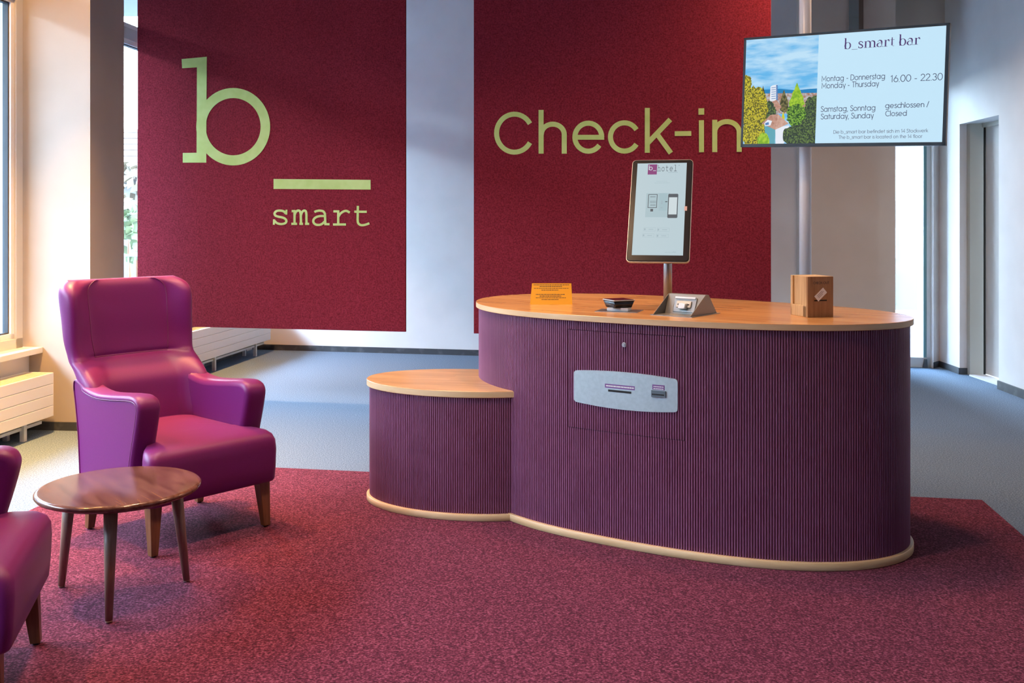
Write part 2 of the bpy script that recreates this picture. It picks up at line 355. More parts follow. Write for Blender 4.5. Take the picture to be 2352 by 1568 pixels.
# the door in the recess: frame, leaf, sill
dr = bpy.data.objects.new('door_1', None); COL.objects.link(dr); dr.location = (4.56,9.1,0); dr['_base'] = (4.56,9.1,0); dr['kind'] = 'structure'
d = MB(); d.box((4.56,8.62,.02), (4.60,9.43,2.40)); put('door_leaf', d, M_DOOR, dr)
d = MB(); d.prism([(4.428,9.47),(4.62,9.44),(4.62,9.54),(4.428,9.54)], 0, 2.432); d.box((4.535,8.6,2.39), (4.63,9.45,2.432)); put('door_frame', d, M_DFRAME, dr)
d = MB(); d.box((4.545,9.425,0), (4.557,9.442,2.40)); put('door_gap_strip', d, M_DARK, dr)  # dark strip stands in for the shaded gap beside the leaf
d = MB(); d.box((4.40,8.70,0), (4.555,9.43,.014)); put('door_sill', d, M_WHITE, dr)
# front wall, behind the camera
fw = MB(); fw.box((-4.8,FRONT-.25,0), (4.95,FRONT,CEIL)); struct('wall_front', fw, mat('bounce_cut_paint', (.10,.095,.09), .8))  # unseen wall darkened to cut light bouncing back into the room
# window wall on the left: parapet, piers, header
lwm = MB()
def lwbox(mb, y0, y1, z0, z1, o0, o1):                                  # a block along the window wall, from o0 to o1 metres into the room
    q = [lw(y0,o0), lw(y0,o1), lw(y1,o1), lw(y1,o0)]
    ar = sum(q[i].x*q[(i+1)%4].y-q[(i+1)%4].x*q[i].y for i in range(4))
    if ar < 0: q = q[::-1]
    mb.prism([(p.x,p.y) for p in q], z0, z1)
lwbox(lwm, FRONT-.2, 11.6, 0, .55, -.30, .0)
lwbox(lwm, FRONT-.2, 11.6, 4.0, CEIL, -.30, .0)
lwbox(lwm, FRONT-.2, 11.6, 4.2, 4.34, -2.3, -.25)          # unseen street canopy, added to cut high skylight near the windows
struct('wall_left', lwm, M_WALL)
pier = MB(); lwbox(pier, 7.02, 7.50, 0, CEIL, -.30, .46); struct('wall_left.001', pier, M_CREAM)
pier = MB(); lwbox(pier, 1.65, 2.20, 0, CEIL, -.30, .46); struct('wall_left.002', pier, M_WALL)
bl = MB(); lwbox(bl, 7.005, 7.515, 0, .06, -.02, .475); struct('baseboard_left', bl, M_BASE)
bl = MB(); lwbox(bl, FRONT, 1.64, 0, .06, 0, .012); lwbox(bl, 2.22, 7.0, 0, .06, 0, .012); lwbox(bl, 7.52, 11.15, 0, .06, 0, .012); struct('baseboard_left.001', bl, M_BASE)
def window(n, y0, y1, mull, trans):
    r = bpy.data.objects.new('window_%d' % n, None); COL.objects.link(r); b = lw((y0+y1)/2, 0, .6); r.location = b; r['_base'] = tuple(b); r['kind'] = 'structure'
    f = MB()
    for a, c in ((y0, y0+.075), (y1-.075, y1)): lwbox(f, a, c, .59, 4.0, -.14, -.03)
    lwbox(f, y0, y1, .59, .66, -.14, -.03); lwbox(f, y0, y1, 3.93, 4.0, -.14, -.03)
    for m_ in mull: lwbox(f, m_-.045, m_+.045, .66, 3.93, -.14, -.03)
    for z in trans: lwbox(f, y0+.075, y1-.075, z-.05, z+.05, -.14, -.03)
    put('window_frame', f, M_FRAME, r)
    es = [y0+.075]+[v for m_ in mull for v in (m_-.045, m_+.045)]+[y1-.075]
    zs = [.66]+[v for z in trans for v in (z-.05, z+.05)]+[3.93]
    for a, c in zip(es[::2], es[1::2]):
        for za, zc in zip(zs[::2], zs[1::2]):
            s = MB()
            for q in ((a, a+.04, za, zc), (c-.04, c, za, zc), (a, c, za, za+.04), (a, c, zc-.04, zc)): lwbox(s, *q, -.12, -.045)
            sash = put('sash', s, mat('sash_white', (.78,.80,.83), .4), r)
            g = MB()
            for q in ((a+.04, a+.052, za+.04, zc-.04), (c-.052, c-.04, za+.04, zc-.04), (a+.04, c-.04, za+.04, za+.05), (a+.04, c-.04, zc-.05, zc-.04)): lwbox(g, *q, -.10, -.06)
            put('gasket', g, M_GASKET, sash)
            g = MB(); lwbox(g, a+.05, c-.05, za+.045, zc-.045, -.088, -.080); put('pane', g, M_GLASS, sash)
    s = MB(); lwbox(s, y0-.03, y1+.03, .55, .592, -.14, .105); put('window_sill', s, mat('sill_white', (.70,.70,.69), .45), r, bevel=.004)
    return r
window(1, 2.23, 6.99, (3.8, 5.4), (3.12,))
window(2, 7.53, 11.2, (9.4,), (3.12,))
lwm2 = MB(); lwbox(lwm2, FRONT-.2, -1.25, .55, 4.0, -.30, 0); struct('wall_left.003', lwm2, M_TAUPE)
window(4, -1.25, 1.63, (.2,), (3.12,))  # unseen window added to bring more light onto the desk front
# entry window at the right end of the back wall
we = bpy.data.objects.new('window_3', None); COL.objects.link(we); we.location = (3.99,BK(3.99),0); we['_base'] = (3.99,BK(3.99),0); we['kind'] = 'structure'
EP = Plane((XW0,BK(XW0)+.05,0), (1,-.2012,0))
f = MB(); L_ = .545
for a0, a1, b0, b1 in ((0,.07,0,2.95), (L_-.035,L_+.01,0,2.95), (0,L_,0,.10), (0,L_,2.86,2.95)): EP.poly(f, [(a0,b0),(a1,b0),(a1,b1),(a0,b1)], -.06, .0)
put('window_frame', f, mat('alu_frame', (.55,.60,.63), .35), we)
f = MB(); EP.poly(f, [(L_-.065,.1),(L_-.035,.1),(L_-.035,2.86),(L_-.065,2.86)], -.05, -.004); put('gasket', f, mat('teal_seal', (.12,.25,.27), .4), we)
f = MB(); EP.poly(f, [(.07,.1),(L_-.065,.1),(L_-.065,2.86),(.07,2.86)], -.035, -.028); put('pane', f, M_GLASS, we)
f = MB(); EP.poly(f, [(L_-.075,0),(L_-.03,0),(L_-.035,.085),(L_-.06,.085)], 0, .03); put('floor_bracket', f, M_GLASS and M_GASKET, we)
# taupe pier beside the entry window, with two narrow strips high on its face
tp = MB(); tp.prism([(2.86,9.66),(3.695,9.44),(3.79,9.98),(2.96,10.2)], 0, CEIL); struct('wall_back.003', tp, M_TAUPE)
TP = Plane((2.86,9.66,0), (.835,-.22,0))
a0 = TP.seen(1950,40)[0]; a1 = TP.seen(1972,40)[0]; a2 = TP.seen(1983,40)[0]
t_ = MB(); TP.poly(t_, [(a0,2.75),(a1,2.75),(a1,CEIL),(a0,CEIL)], 0, .03); struct('trim_1', t_, mat('blue_grey_strip', (.22,.26,.26), .4))
t_ = MB(); TP.poly(t_, [(a1,2.75),(a2,2.75),(a2,CEIL),(a1,CEIL)], 0, .012); struct('trim_2', t_, mat('brown_strip', (.16,.115,.085), .5))

# maroon carpet field laid into the grey carpet
cm = MB(); cm.prism([(-3.3,-1.2),(1.55,-1.2),(2.513,5.239),(-2.352,6.084)], 0.0, .004)
put('carpet', cm, M_MAROON, label='maroon carpet field with speckled pile under the desk and the armchairs', category='carpet')

# ------------------------------------------------------------------ outside
og = MB(); og.box((-80,-40,-.6), (80,120,-.15)); struct('ground', og, M_GROUND)
def outside_house():
    y = 26; h = thing('house', (-10.2,y+3,-.15), 'neighbouring house with a steep tiled roof beyond the far window', 'house')
    b = MB(); b.box((-15,y,-.15), (-5.5,y+6,2.65)); put('wall', b, mat('render_pale', (.09,.085,.08), .9), h)
    pl = Plane((-15.3,y-.4,2.55), (1,0,0), (0,.95,.78)); rows = MB()
    for i in range(16): pl.poly(rows, [(0,i*.14),(10,i*.14),(10,i*.14+.15),(0,i*.14+.15)], .02*(i%2), .05+.02*(i%2))
    put('roof', rows, noise_color(mat('roof_tiles', (.36,.22,.17), .9), 6, (.055,.040,.034), (.085,.062,.052)), h)
outside_house()
def bush(x, y, r, hgt, seed, label, m):
    rnd = random.Random(seed); b = MB()
    for i in range(260):
        a = rnd.uniform(0, 2*pi); e = rnd.uniform(-.2, 1); rr = r*(.7+.3*rnd.random())
        c = Vector((x+rr*cos(a)*sqrt(max(0,1-e*e*.8)), y+rr*sin(a)*sqrt(max(0,1-e*e*.8)), -.15+hgt*.5+hgt*.5*e))
        u = Vector((rnd.uniform(-1,1), rnd.uniform(-1,1), rnd.uniform(-1,1))).normalized(); v = u.orthogonal().normalized(); s = .16
        b.add([c-u*s, c+v*s*.6, c+u*s, c-v*s*.6], [(0,1,2,3)])
    rt = thing('bush', (x,y,-.15), label, 'bush')
    put('foliage', b, m, rt); k = MB(); k.cone((x,y,-.15), (x,y,hgt*.6), .06, .03, 8); put('stem', k, M_CHLEG, rt)
ML1 = noise_color(mat('leaf_green', (.20,.28,.08), .7), 3, (.035,.055,.018), (.075,.09,.035)); ML2 = noise_color(mat('leaf_rust', (.42,.24,.14), .7), 3, (.07,.045,.025), (.10,.08,.05))
bush(-8.6, 22.0, .9, 2.0, 1, 'green bush outside the far window behind the railing', ML1)
bush(-9.2, 24.0, .8, 3.1, 2, 'tall rust coloured shrub outside the far window below the roof', ML2)
fn = thing('railing', (-7.5,20,-.15), 'pale metal railing outside the far window', 'railing')
k = MB(); k.box((-9.5,20,.75), (-6,20.04,.80)); k.box((-9.5,20,.0), (-6,20.04,.05)); put('rail', k, mat('darkened_paint', (.09,.095,.10), .6), fn)  # pale rail colour darkened to offset the very bright sky
for i in range(24):
    k = MB(); k.box((-9.4+i*.14,20.01,-.15), (-9.37+i*.14,20.03,.75)); put('baluster', k, mat('darkened_paint', (.09,.095,.10), .6), fn)
nb = thing('sky_block_building', (-12,8,-.15), 'long grey building added opposite the near window to cut low skylight', 'building')  # added along the street to hold back low skylight
k = MB(); k.box((-14,-8,-.15), (-10.5,20.25,5.0)); put('wall', k, mat('grey_facade', (.17,.175,.18), .9), nb)
k = MB(); k.box((-14.2,-8.2,5.0), (-10.35,20.3,5.15)); put('roof_edge', k, mat('grey_roof', (.20,.20,.20), .8), nb)
for i in range(9):
    for z in (.9, 3.4):
        k = MB(); k.box((-10.56,-6+i*2.9,z), (-10.46,-4.6+i*2.9,z+1.4)); put('window', k, mat('facade_glass', (.035,.045,.05), .2), nb)
pb = thing('office_building', (6.6,18,-.15), 'pale building with horizontal bands seen through the entry window', 'building')
k = MB(); k.box((4.5,18,-.15), (12,19,9)); put('wall', k, mat('pale_facade', (.05,.05,.056), .8), pb)
for z in (.55,1.62,3.6):
    k = MB(); k.box((4.4,17.85,z), (7.0,18,z+.08)); put('ledge', k, mat('ledge_grey', (.03,.034,.036), .7), pb)
for z in (-.1,.75,1.8):
    k = MB(); k.box((4.9,17.95,z+.05), (7.05,18,z+.62)); put('window', k, mat('facade_glass', (.035,.045,.05), .2), pb)

# ------------------------------------------------------------------ radiators
def radiator(front_a, front_b, z0, z1, legs, label):
    a = Vector((*front_a,0)); b = Vector((*front_b,0)); d = (b-a).normalized(); n = Vector((d.y,-d.x,0))  # n points into the room
    L = (b-a).length; dep = .21
    base = (a+b)/2; r = thing('radiator', (base.x,base.y,0), label, 'radiator', 'low radiators under the windows')
    Mx = Matrix(((d.x, n.x, 0, a.x), (d.y, n.y, 0, a.y), (0,0,1,0), (0,0,0,1)))
    k = MB(); k.box((0,-dep,z0+.005), (L,-.008,z1-.022), Mx); k.box((0,-dep,z1-.024), (L,-dep+.02,z1), Mx); put('body', k, M_RAD, r)
    nb = 4; hh = (z1-z0)/nb
    for i in range(nb):
        k = MB(); k.box((0,-.010,z0+i*hh+.0007), (L,.004,z0+(i+1)*hh-.0007), Mx); put('front_panel', k, M_RAD, r, bevel=.003)
    k = MB(); k.box((-.001+L,-dep,z0), (L+.006,.004,z1), Mx); put('end_cap', k, M_RAD, r, bevel=.003)
    k = MB(); k.box((-.006,-dep,z0), (.001,.004,z1), Mx); put('end_cap', k, M_RAD, r, bevel=.003)
    for i in range(6):
        k = MB(); q = -dep+.025+i*.029; k.box((.004,q,z1-.020), (L-.004,q+.019,z1-.004), Mx); put('grille_bar', k, M_RADG, r)
    k = MB(); k.box((.05,-dep*.75,z0-.045), (L-.05,-.05,z0-.025), Mx); put('bottom_rail', k, M_RAD, r)
    for t in legs:
        for q in (-.065, -dep+.02):
            k = MB(); k.box((t-.016,q,0.0), (t+.016,q+.032,z0+.01), Mx); put('leg', k, M_RAD, r)
radiator((-3.74,2.6), (-3.232,6.893), .121, .427, (.3, 1.6, 2.9, 4.06), 'low white radiator under the near window beside the pier')
radiator((-3.052,8.70), (-2.74,11.1), .146, .456, (.25, 1.05, 2.1), 'low white radiator behind the armchair under the far window')

# ------------------------------------------------------------------ hanging felt panels with lettering
PY = lambda x: 8.5-.2012*(x+3.25)
def panel_x(px):                                                        # where the sight line of a column meets the panel line
    k = (px-CX)/F; return k*(8.5-.2012*3.25)/(1+.2012*k)
def felt_panel(x0, x1, z0, label):
    r = thing('hanging_panel', ((x0+x1)/2,(PY(x0)+PY(x1))/2,z0), label, 'panel', None)
    pl = Plane((x0,PY(x0),0), (1,-.2012,0))
    L = (x1-x0)*sqrt(1+.2012**2)
    k = MB(); pl.poly(k, [(0,z0),(L,z0),(L,CEIL-.02),(0,CEIL-.02)], -.024, 0); put('felt_board', k, M_FELT, r, bevel=.003)
    k = MB(); pl.poly(k, [(0,CEIL-.05),(L,CEIL-.05),(L,CEIL),(0,CEIL)], -.045, -.025); put('ceiling_rail', k, M_STEEL, r)
    return r, pl
xa, xb = panel_x(315.5), panel_x(931.5)
P1, PL1 = felt_panel(xa, xb, .584, 'crimson felt panel with a big lime b, hanging behind the high-backed armchair')
xa, xb = panel_x(1088), panel_x(1771)
P2, PL2 = felt_panel(xa, xb, .584, 'crimson felt panel reading Check-in, hanging behind the desk')
def lettering(pl, root, sx_, ox, oy, items):
    """items: list of letters, each a list of ('s', width, pts) strokes or ('p', pts) shapes in marks measured at scale sx_ from (ox, oy)"""
    W = lambda q: pl.seen(ox+q[0]/sx_, oy+q[1]/sx_)
    for nm, it in items:
        mb = MB()
        for ei, e in enumerate(it):
            hi = .0030+.00025*ei
            if e[0] == 'p': pl.poly(mb, [W(q) for q in e[1]], .0003, hi)
            elif e[0] == 'ring':
                _, cx_, cy_, ro, ri, rio, rii = e; n = 64
                o_ = [(cx_+ro*cos(2*pi*i/n), cy_+ri*sin(2*pi*i/n)) for i in range(n+1)]; i_ = [(cx_+rio*cos(2*pi*i/n), cy_+rii*sin(2*pi*i/n)) for i in range(n+1)]
                pl.strip(mb, [W(q) for q in o_], [W(q) for q in i_], .0003, hi)
            else: pl.stroke(mb, [(q[0], q[1]) for q in e[2]][::-1], e[1], .0003, hi, tr=W)
        put(nm, mb, M_GREEN, root)
U = lambda cx_, cy_, rx, ry, a0, a1, n=26: [(cx_+rx*cos(radians(a0+(a1-a0)*i/n)), cy_-ry*sin(radians(a0+(a1-a0)*i/n))) for i in range(n+1)]
S = lambda *p: smooth2(list(p), 5)
lettering(PL1, P1, 1773/520, 380, 100, [
    ('letter', [('p', [(128,122),(325,104),(325,440),(318,640),(322,860),(320,932),(137,932),(137,856),(245,855),(248,186),(132,193)][:0] or [(128,122),(325,104),(320,932),(245,932),(248,186),(132,193)]),
                ('p', [(137,856),(247,855),(247,932),(137,932)]), ('ring', 532, 651, 289, 303, 215, 224)]),
    ('underscore', [('p', [(848,1060),(1607,1067),(1607,1143),(848,1138)])])])
sw = 43
lettering(PL1, P1, 8.4, 600, 390, [
    ('letter', [('s', 36, [(488,768),(484,862)]), ('s', sw, S((474,840),(435,800),(365,784),(295,796),(260,838),(278,882),(340,904),(410,918),(465,945),(488,988),(462,1028),(395,1045),(330,1036),(285,1012),(258,978))), ('s', 36, [(248,952),(246,1058)])]),
    ('letter', [('s', sw, [(590,795),(655,795)]), ('s', sw, [(645,778),(645,1045)]), ('s', sw, S((648,868),(668,815),(708,785),(745,795),(765,850))+[(770,1045)]), ('s', sw, S((770,868),(790,815),(830,785),(862,800),(875,860))+[(877,1045)]), ('s', sw, [(585,1040),(693,1040)]), ('s', sw, [(740,1040),(808,1040)]), ('s', sw, [(850,1040),(928,1040)])]),
    ('letter', [('s', sw, S((1028,812),(1080,792),(1140,786),(1200,802),(1232,850))+[(1238,1045)]), ('s', sw, S((1236,892),(1150,890),(1070,908),(1018,950),(1008,1005),(1045,1050),(1110,1062),(1175,1042),(1236,985))), ('s', sw, [(1220,1047),(1318,1048)])]),
    ('letter', [('s', sw, [(1395,800),(1500,800)]), ('s', sw, [(1487,782),(1487,1055)]), ('s', sw, S((1490,905),(1530,845),(1590,802),(1650,792),(1708,824))), ('s', sw, [(1388,1053),(1635,1053)])]),
    ('letter', [('s', sw, [(1866,695)]+S((1862,960),(1874,1028),(1925,1064),(2000,1060),(2087,1030))), ('s', sw, [(1798,806),(2036,808)])])])
lettering(PL2, P2, 3.92, 1120, 230, [
    ('letter', [('s', 44, U(242,297,161,171,30,330,34))]),
    ('letter', [('s', 45, [(482,88),(482,481)]), ('s', 45, U(587,309,103,93,180,0)+[(690,481)])]),
    ('letter', [('s', 45, U(907,333,121,126,0,325,30)), ('s', 43, [(795,334),(1049,334)])]),
    ('letter', [('s', 45, U(1232,331,126,127,31,329,30))]),
    ('letter', [('s', 45, [(1438,70),(1438,473)]), ('s', 45, [(1440,388),(1645,174)]), ('s', 45, [(1522,300),(1650,476)])]),
    ('hyphen', [('p', [(1685,280),(1834,278),(1834,321),(1685,322)])]),
    ('letter', [('p', [(1902,181),(1948,180),(1948,468),(1904,469)]), ('p', [(1898,74),(1950,73),(1950,130),(1898,131)])]),
    ('letter', [('s', 45, [(2045,177),(2045,467)]), ('s', 45, U(2155,288,110,95,180,0)+[(2265,465)])])])

# ------------------------------------------------------------------ reception desk
CO = (-0.17937,-0.01054,0.00533,0.09294,-0.28152,0.00561,-0.02918,-0.02225,-0.013,-0.00722,-0.00868)
DC = (.80, 5.03)
def hi_r(t): return 1.004*math.exp(CO[0]+sum(CO[1+2*i]*cos((i+1)*t)+CO[2+2*i]*sin((i+1)*t) for i in range(5)))
HI = [(DC[0]+hi_r(2*pi*i/1440)*cos(2*pi*i/1440), DC[1]+hi_r(2*pi*i/1440)*sin(2*pi*i/1440)) for i in range(1440)]
LA = radians(167.43)
LOW = [(-.237+.554*cos(a)*cos(LA)-.358*sin(a)*sin(LA), 5.227+.554*cos(a)*sin(LA)+.358*sin(a)*cos(LA)) for a in [2*pi*i/720 for i in range(720)]]
class Loop:                                                             # closed plan line with arc length
    def __init__(s, pts):
        s.p = pts; n = len(pts); s.c = [0]
        for i in range(n): s.c.append(s.c[-1]+math.hypot(pts[(i+1)%n][0]-pts[i][0], pts[(i+1)%n][1]-pts[i][1]))
        s.L = s.c[-1]
    def at(s, u, off=0.0):
        import bisect
        u %= s.L; i = min(bisect.bisect_right(s.c, u)-1, len(s.p)-1); n = len(s.p)
        a = s.p[i]; b = s.p[(i+1)%n]; l = s.c[i+1]-s.c[i]; t = (u-s.c[i])/l
        d = ((b[0]-a[0])/l, (b[1]-a[1])/l)
        return (a[0]+(b[0]-a[0])*t+d[1]*off, a[1]+(b[1]-a[1])*t-d[0]*off)   # off > 0 is outwards
    def ring(s, off=0.0, n=240): return [s.at(s.L*i/n, off) for i in range(n)]
    def near(s, x):                                                     # arc position of the front crossing of a sight column
        best = None
        for i in range(len(s.p)):
            a = s.p[i]
            if abs((a[0]/a[1])-(x-CX)/F) < .0016 and (best is None or a[1] < s.p[best][1]-.2 or (abs(a[1]-s.p[best][1]) < .2 and abs(a[0]/a[1]-(x-CX)/F) < abs(s.p[best][0]/s.p[best][1]-(x-CX)/F))): best = i
        return s.c[best]
LH = Loop(HI); LL = Loop(LOW)
PITCH = .0118
RIB = ((0,-.0060),(.26,-.0060),(.34,-.0006),(.50,.0004),(.80,.0004),(.95,-.0006))
def ribs(lp, u0, u1, z0, z1, off):
    n = max(2, round((u1-u0)/PITCH)); pt = (u1-u0)/n; pts = []
    for i in range(n):
        for a, d in RIB: pts.append(lp.at(u0+(i+a)*pt, off+d))
    pts.append(lp.at(u1, off-.006))
    mb = MB(); k = len(pts)
    mb.add([(x,y,z0) for x,y in pts]+[(x,y,z1) for x,y in pts], [(i,i+1,k+i+1,k+i) for i in range(k-1)])
    return mb
desk = thing('reception_desk', (.55,5.05,.0045), 'oval reception desk with ribbed plum sides, oak tops and a lower side table', 'desk')
TOP, TH = 1.055, .028; CLO = -.015
def slab(lp, z0, z1, off, n=360, r=.003):
    mb = MB(); rings = []
    for o_, z in ((off-r,z0),(off,z0+r),(off,z1-r),(off-r,z1)): rings.append([(x,y,z) for x,y in lp.ring(o_,n)])
    mb.loft(rings, None, False)
    for i in range(len(mb.f)-2): mb.sm[i] = True
    return mb
def two_mat(o, m2):                                                     # the rim of a top shows paler edge wood
    o.data.materials.append(m2); o.data.set_sharp_from_angle(angle=radians(30))
    for p in o.data.polygons:
        if abs(p.normal.z) < .5: p.material_index = 1
t = put('countertop', slab(LH, TOP-TH, TOP, 0, r=.0015), M_OAK, desk); two_mat(t, M_EDGE)
t = put('side_tabletop', slab(LL, .616, .650, 0), M_OAKL, desk, label='low oak tabletop'); two_mat(t, M_EDGE)
put('plinth', slab(LH, .0045, .040, 0), M_EDGE, desk); put('side_plinth', slab(LL, .0045, .038, 0), M_EDGE, desk)
k = MB(); k.prism(LH.ring(CLO-.012, 240), .03, TOP-TH+.002, None, True); put('core', k, M_CORE, desk)
k = MB(); k.prism(LL.ring(CLO-.012, 200), .03, .62, None, True); put('side_core', k, M_CORE, desk)
uA, uB = LH.near(1300.5), LH.near(1570.5)
DZ0, DZ1 = .525, .983; GP = .0025
k = ribs(LH, uB+GP, uA-GP+LH.L, .040, TOP-TH, CLO)
for z0, z1 in ((.040,DZ0-GP), (DZ1+GP,TOP-TH)):
    q = ribs(LH, uA-GP, uB+GP, z0, z1, CLO); k.add(q.v, q.f)
put('ribbed_cladding', k, M_CLAD, desk, kind='stuff')
put('side_cladding', ribs(LL, 0, LL.L, .038, .616, CLO), M_CLAD, desk, kind='stuff')
door = put('access_door', ribs(LH, uA, uB, DZ0, DZ1, CLO), M_CLAD, desk)
uk = LH.near(1431); c = LH.at(uk, CLO); n_ = Vector((LH.at(uk,1)[0]-LH.at(uk,0)[0], LH.at(uk,1)[1]-LH.at(uk,0)[1], 0)).normalized()
c = Vector((*c,.931)); k = MB(); k.cone(c-n_*.002, c+n_*.006, .0125, .0105, 20); k.cone(c+n_*.006, c+n_*.010, .0075, .0068, 16); put('lock', k, M_CHROME, door)
# silver terminal plate, bowed with the side of the desk
u0, u1 = LH.near(1315.5), LH.near(1554.5)
def plate_pt(s, z, off): return (*LH.at(u0+(u1-u0)*s, off), z)
def plate(z_lo, z_hi, s0, s1, off0, off1, bulge=0.0, cr=0.0, n=28, m=6, s_cr=0.0):
    mb = MB(); top = []; bot = []
    for i in range(n+1):
        fr = (1-cos(pi*i/n))/2 if s_cr else i/n
        s = s0+(s1-s0)*fr; e = min(fr, 1-fr)*(s1-s0); cz = cr*(1-sqrt(max(0, 1-(1-min(1, e/s_cr))**2))) if s_cr and e < s_cr else 0
        b = bulge*(1-(fr*2-1)**2)
        top.append((s, z_hi+b-cz)); bot.append((s, z_lo-b+cz))
    front = [plate_pt(s,z,off1) for s,z in bot]+[plate_pt(s,z,off1) for s,z in top]; back = [plate_pt(s,z,off0) for s,z in bot]+[plate_pt(s,z,off0) for s,z in top]
    K = n+1; N2 = 2*K
    fs = [(i,i+1,K+i+1,K+i) for i in range(n)]+[(N2+i+1,N2+i,N2+K+i,N2+K+i+1) for i in range(n)]
    fs += [(i+1,i,N2+i,N2+i+1) for i in range(n)]+[(K+i,K+i+1,N2+K+i+1,N2+K+i) for i in range(n)]+[(0,K,N2+K,N2),(K+n,n,N2+n,N2+K+n)]
    mb.add(front+back, fs); return mb
sp = put('terminal_plate', plate(.648, .793, 0, 1, CLO-.004, CLO+.005, .0135, .012, 40, s_cr=.03), M_PLATE, desk, label='silver terminal plate')
def ps(x): return (LH.near(x)-u0)/(u1-u0)
def dashes(pl_pt, rows, rnd, mb, off):                                   # print too small to read: rows of short worn strokes
    for s0, s1, z, hgt in rows:
        s = s0
        while s < s1:
            l = rnd.uniform(.006,.022)
            l = min(l, s1-s); mb.add([pl_pt(s,z,off), pl_pt(s+l*.8,z,off), pl_pt(s+l*.8,z+hgt,off), pl_pt(s,z+hgt,off)], [(0,1,2,3)]); s += l
zc = lambda x, y: CH-(y-HY)*LH.at(LH.near(x), 0)[1]/F
k = plate(zc(1420,899)-.006, zc(1420,899)+.0035, ps(1395.5), ps(1448), CLO+.005, CLO+.0065); put('paper_slot', k, M_DARK, sp)
k = plate(zc(1420,893.5), zc(1420,884.5), ps(1387), ps(1456.5), CLO+.005, CLO+.0058); lab = put('slot_label', k, M_PURPLE, sp)
pr = MB(); dashes(plate_pt, [(ps(1390),ps(1454),zc(1420,890.5),.0065)], random.Random(3), pr, CLO+.0064); put('slot_print', pr, M_PAPER, sp)
k = plate(zc(1511,912.5), zc(1511,897.5), ps(1495), ps(1527.5), CLO+.005, CLO+.012); put('card_reader', k, mat('reader_grey', (.10,.13,.15), .4), sp)
k = plate(zc(1511,908), zc(1511,905), ps(1497), ps(1525), CLO+.0118, CLO+.0125); put('card_slot', k, M_DARK, sp)
k = plate(zc(1511,896), zc(1511,884.5), ps(1496.5), ps(1525.5), CLO+.005, CLO+.0058); put('reader_label', k, M_PURPLE, sp)
pr = MB(); dashes(plate_pt, [(ps(1499),ps(1523),zc(1511,889.8),.004),(ps(1499),ps(1523),zc(1511,894.6),.004)], random.Random(4), pr, CLO+.0064); put('reader_print', pr, M_PAPER, sp)

# ------------------------------------------------------------------ things standing on the desk
def frame(x, y, z, ax):                                                 # matrix with local x along ax (plan), y to the rear
    a = Vector((ax[0],ax[1],0)).normalized(); b = Vector((-a.y,a.x,0))
    return Matrix(((a.x,b.x,0,x),(a.y,b.y,0,y),(0,0,1,z),(0,0,0,1)))
# key box
kb = thing('drop_box', (1.39,4.52,TOP), 'oak drop box with a dark slot and a small white card, on the desk', 'box')
Mx = frame(1.349,4.47,TOP,(.126,.032)); Wb, Db, Hb = .132, .150, .186
k = MB(); k.box((.009,.012,0), (Wb,Db,Hb), Mx); k.box((0,.012,0), (.009,.040,Hb), Mx); k.box((0,Db-.018,0), (.009,Db,Hb), Mx); k.box((0,.012,0), (.009,Db,.052), Mx); put('body', k, M_BOX_LIT, kb, bevel=.002)
k = MB(); k.box((0,0,0), (Wb,.012,Hb), Mx); fp = put('front_board', k, wood('oak_front_shaded', (.24,.11,.035), (.38,.20,.075), stretch=(12,12,1), scale=5, rough=.5), kb, bevel=.0015)  # same oak darkened: shade put into the front board's colour
KP = Plane(Mx @ Vector((0,0,0)), Mx.to_3x3() @ Vector((1,0,0)))
k = MB(); KP.poly(k, [(.034,.0735),(.098,.0735),(.098,.0795),(.034,.0795)], .0002, .0008); put('slot', k, M_DARK, kb)
k = MB(); write(KP, k, 'CHECK-OUT', .028, .152, .082, .0105, .15, .0005); put('engraving', k, M_INK, kb)
c0 = (.066,.104); ca, sa = cos(radians(42)), sin(radians(42)); rot = lambda p: (c0[0]+p[0]*ca-p[1]*sa, c0[1]+p[0]*sa+p[1]*ca)
k = MB(); KP.poly(k, [rot(p) for p in ((-.030,-.0155),(.030,-.0155),(.030,.0155),(-.030,.0155))], .0012, .002); cd = put('card', k, M_PAPER, kb)
k = MB()
for i, (p, q) in enumerate(((-.018,.016),(-.020,.020),(-.018,.010))): KP.poly(k, [rot(v) for v in ((p,.006-i*.006),(q,.006-i*.006),(q,.0085-i*.006),(p,.0085-i*.006))], .0023)
put('card_print', k, mat('grey_ink', (.30,.29,.28), .7), cd)
# yellow notice
ys = thing('tent_card', (.206,5.16,TOP), 'yellow folded notice card with dark small print on the desk', 'sign')
Mx = frame(.096,5.16,TOP,(1,0.0)); YW = .222
front = Plane(Mx @ Vector((0,0,.0)), (1,0,0), (0,.028,.110)); back = Plane(Mx @ Vector((0,.056,0)), (1,0,0), (0,-.028,.110))
HY_ = sqrt(.028**2+.110**2)
k = MB(); front.poly(k, [(.0,0),(YW,0),(YW-.004,HY_),(.010,HY_)], -.0012, 0); back.poly(k, [(.0,0),(YW,0),(YW-.004,HY_),(.010,HY_)], 0, .0012); put('card', k, M_YELLOW, ys)
k = MB(); rnd = random.Random(11)
for a0, a1, b, h_ in ((.018,.208,.103,.0035),(.05,.17,.094,.004),(.02,.205,.0845,.003),(.06,.15,.075,.0035),(.03,.185,.052,.0035),(.05,.165,.0425,.004),(.03,.19,.034,.003),(.06,.15,.0245,.0035)):
    s = a0
    while s < a1:
        l = rnd.uniform(.004,.014); l = min(l, a1-s); front.poly(k, [(s,b),(s+l*.8,b),(s+l*.8,b+h_),(s,b+h_)], .0004); s += l
put('print', k, M_INK, ys)
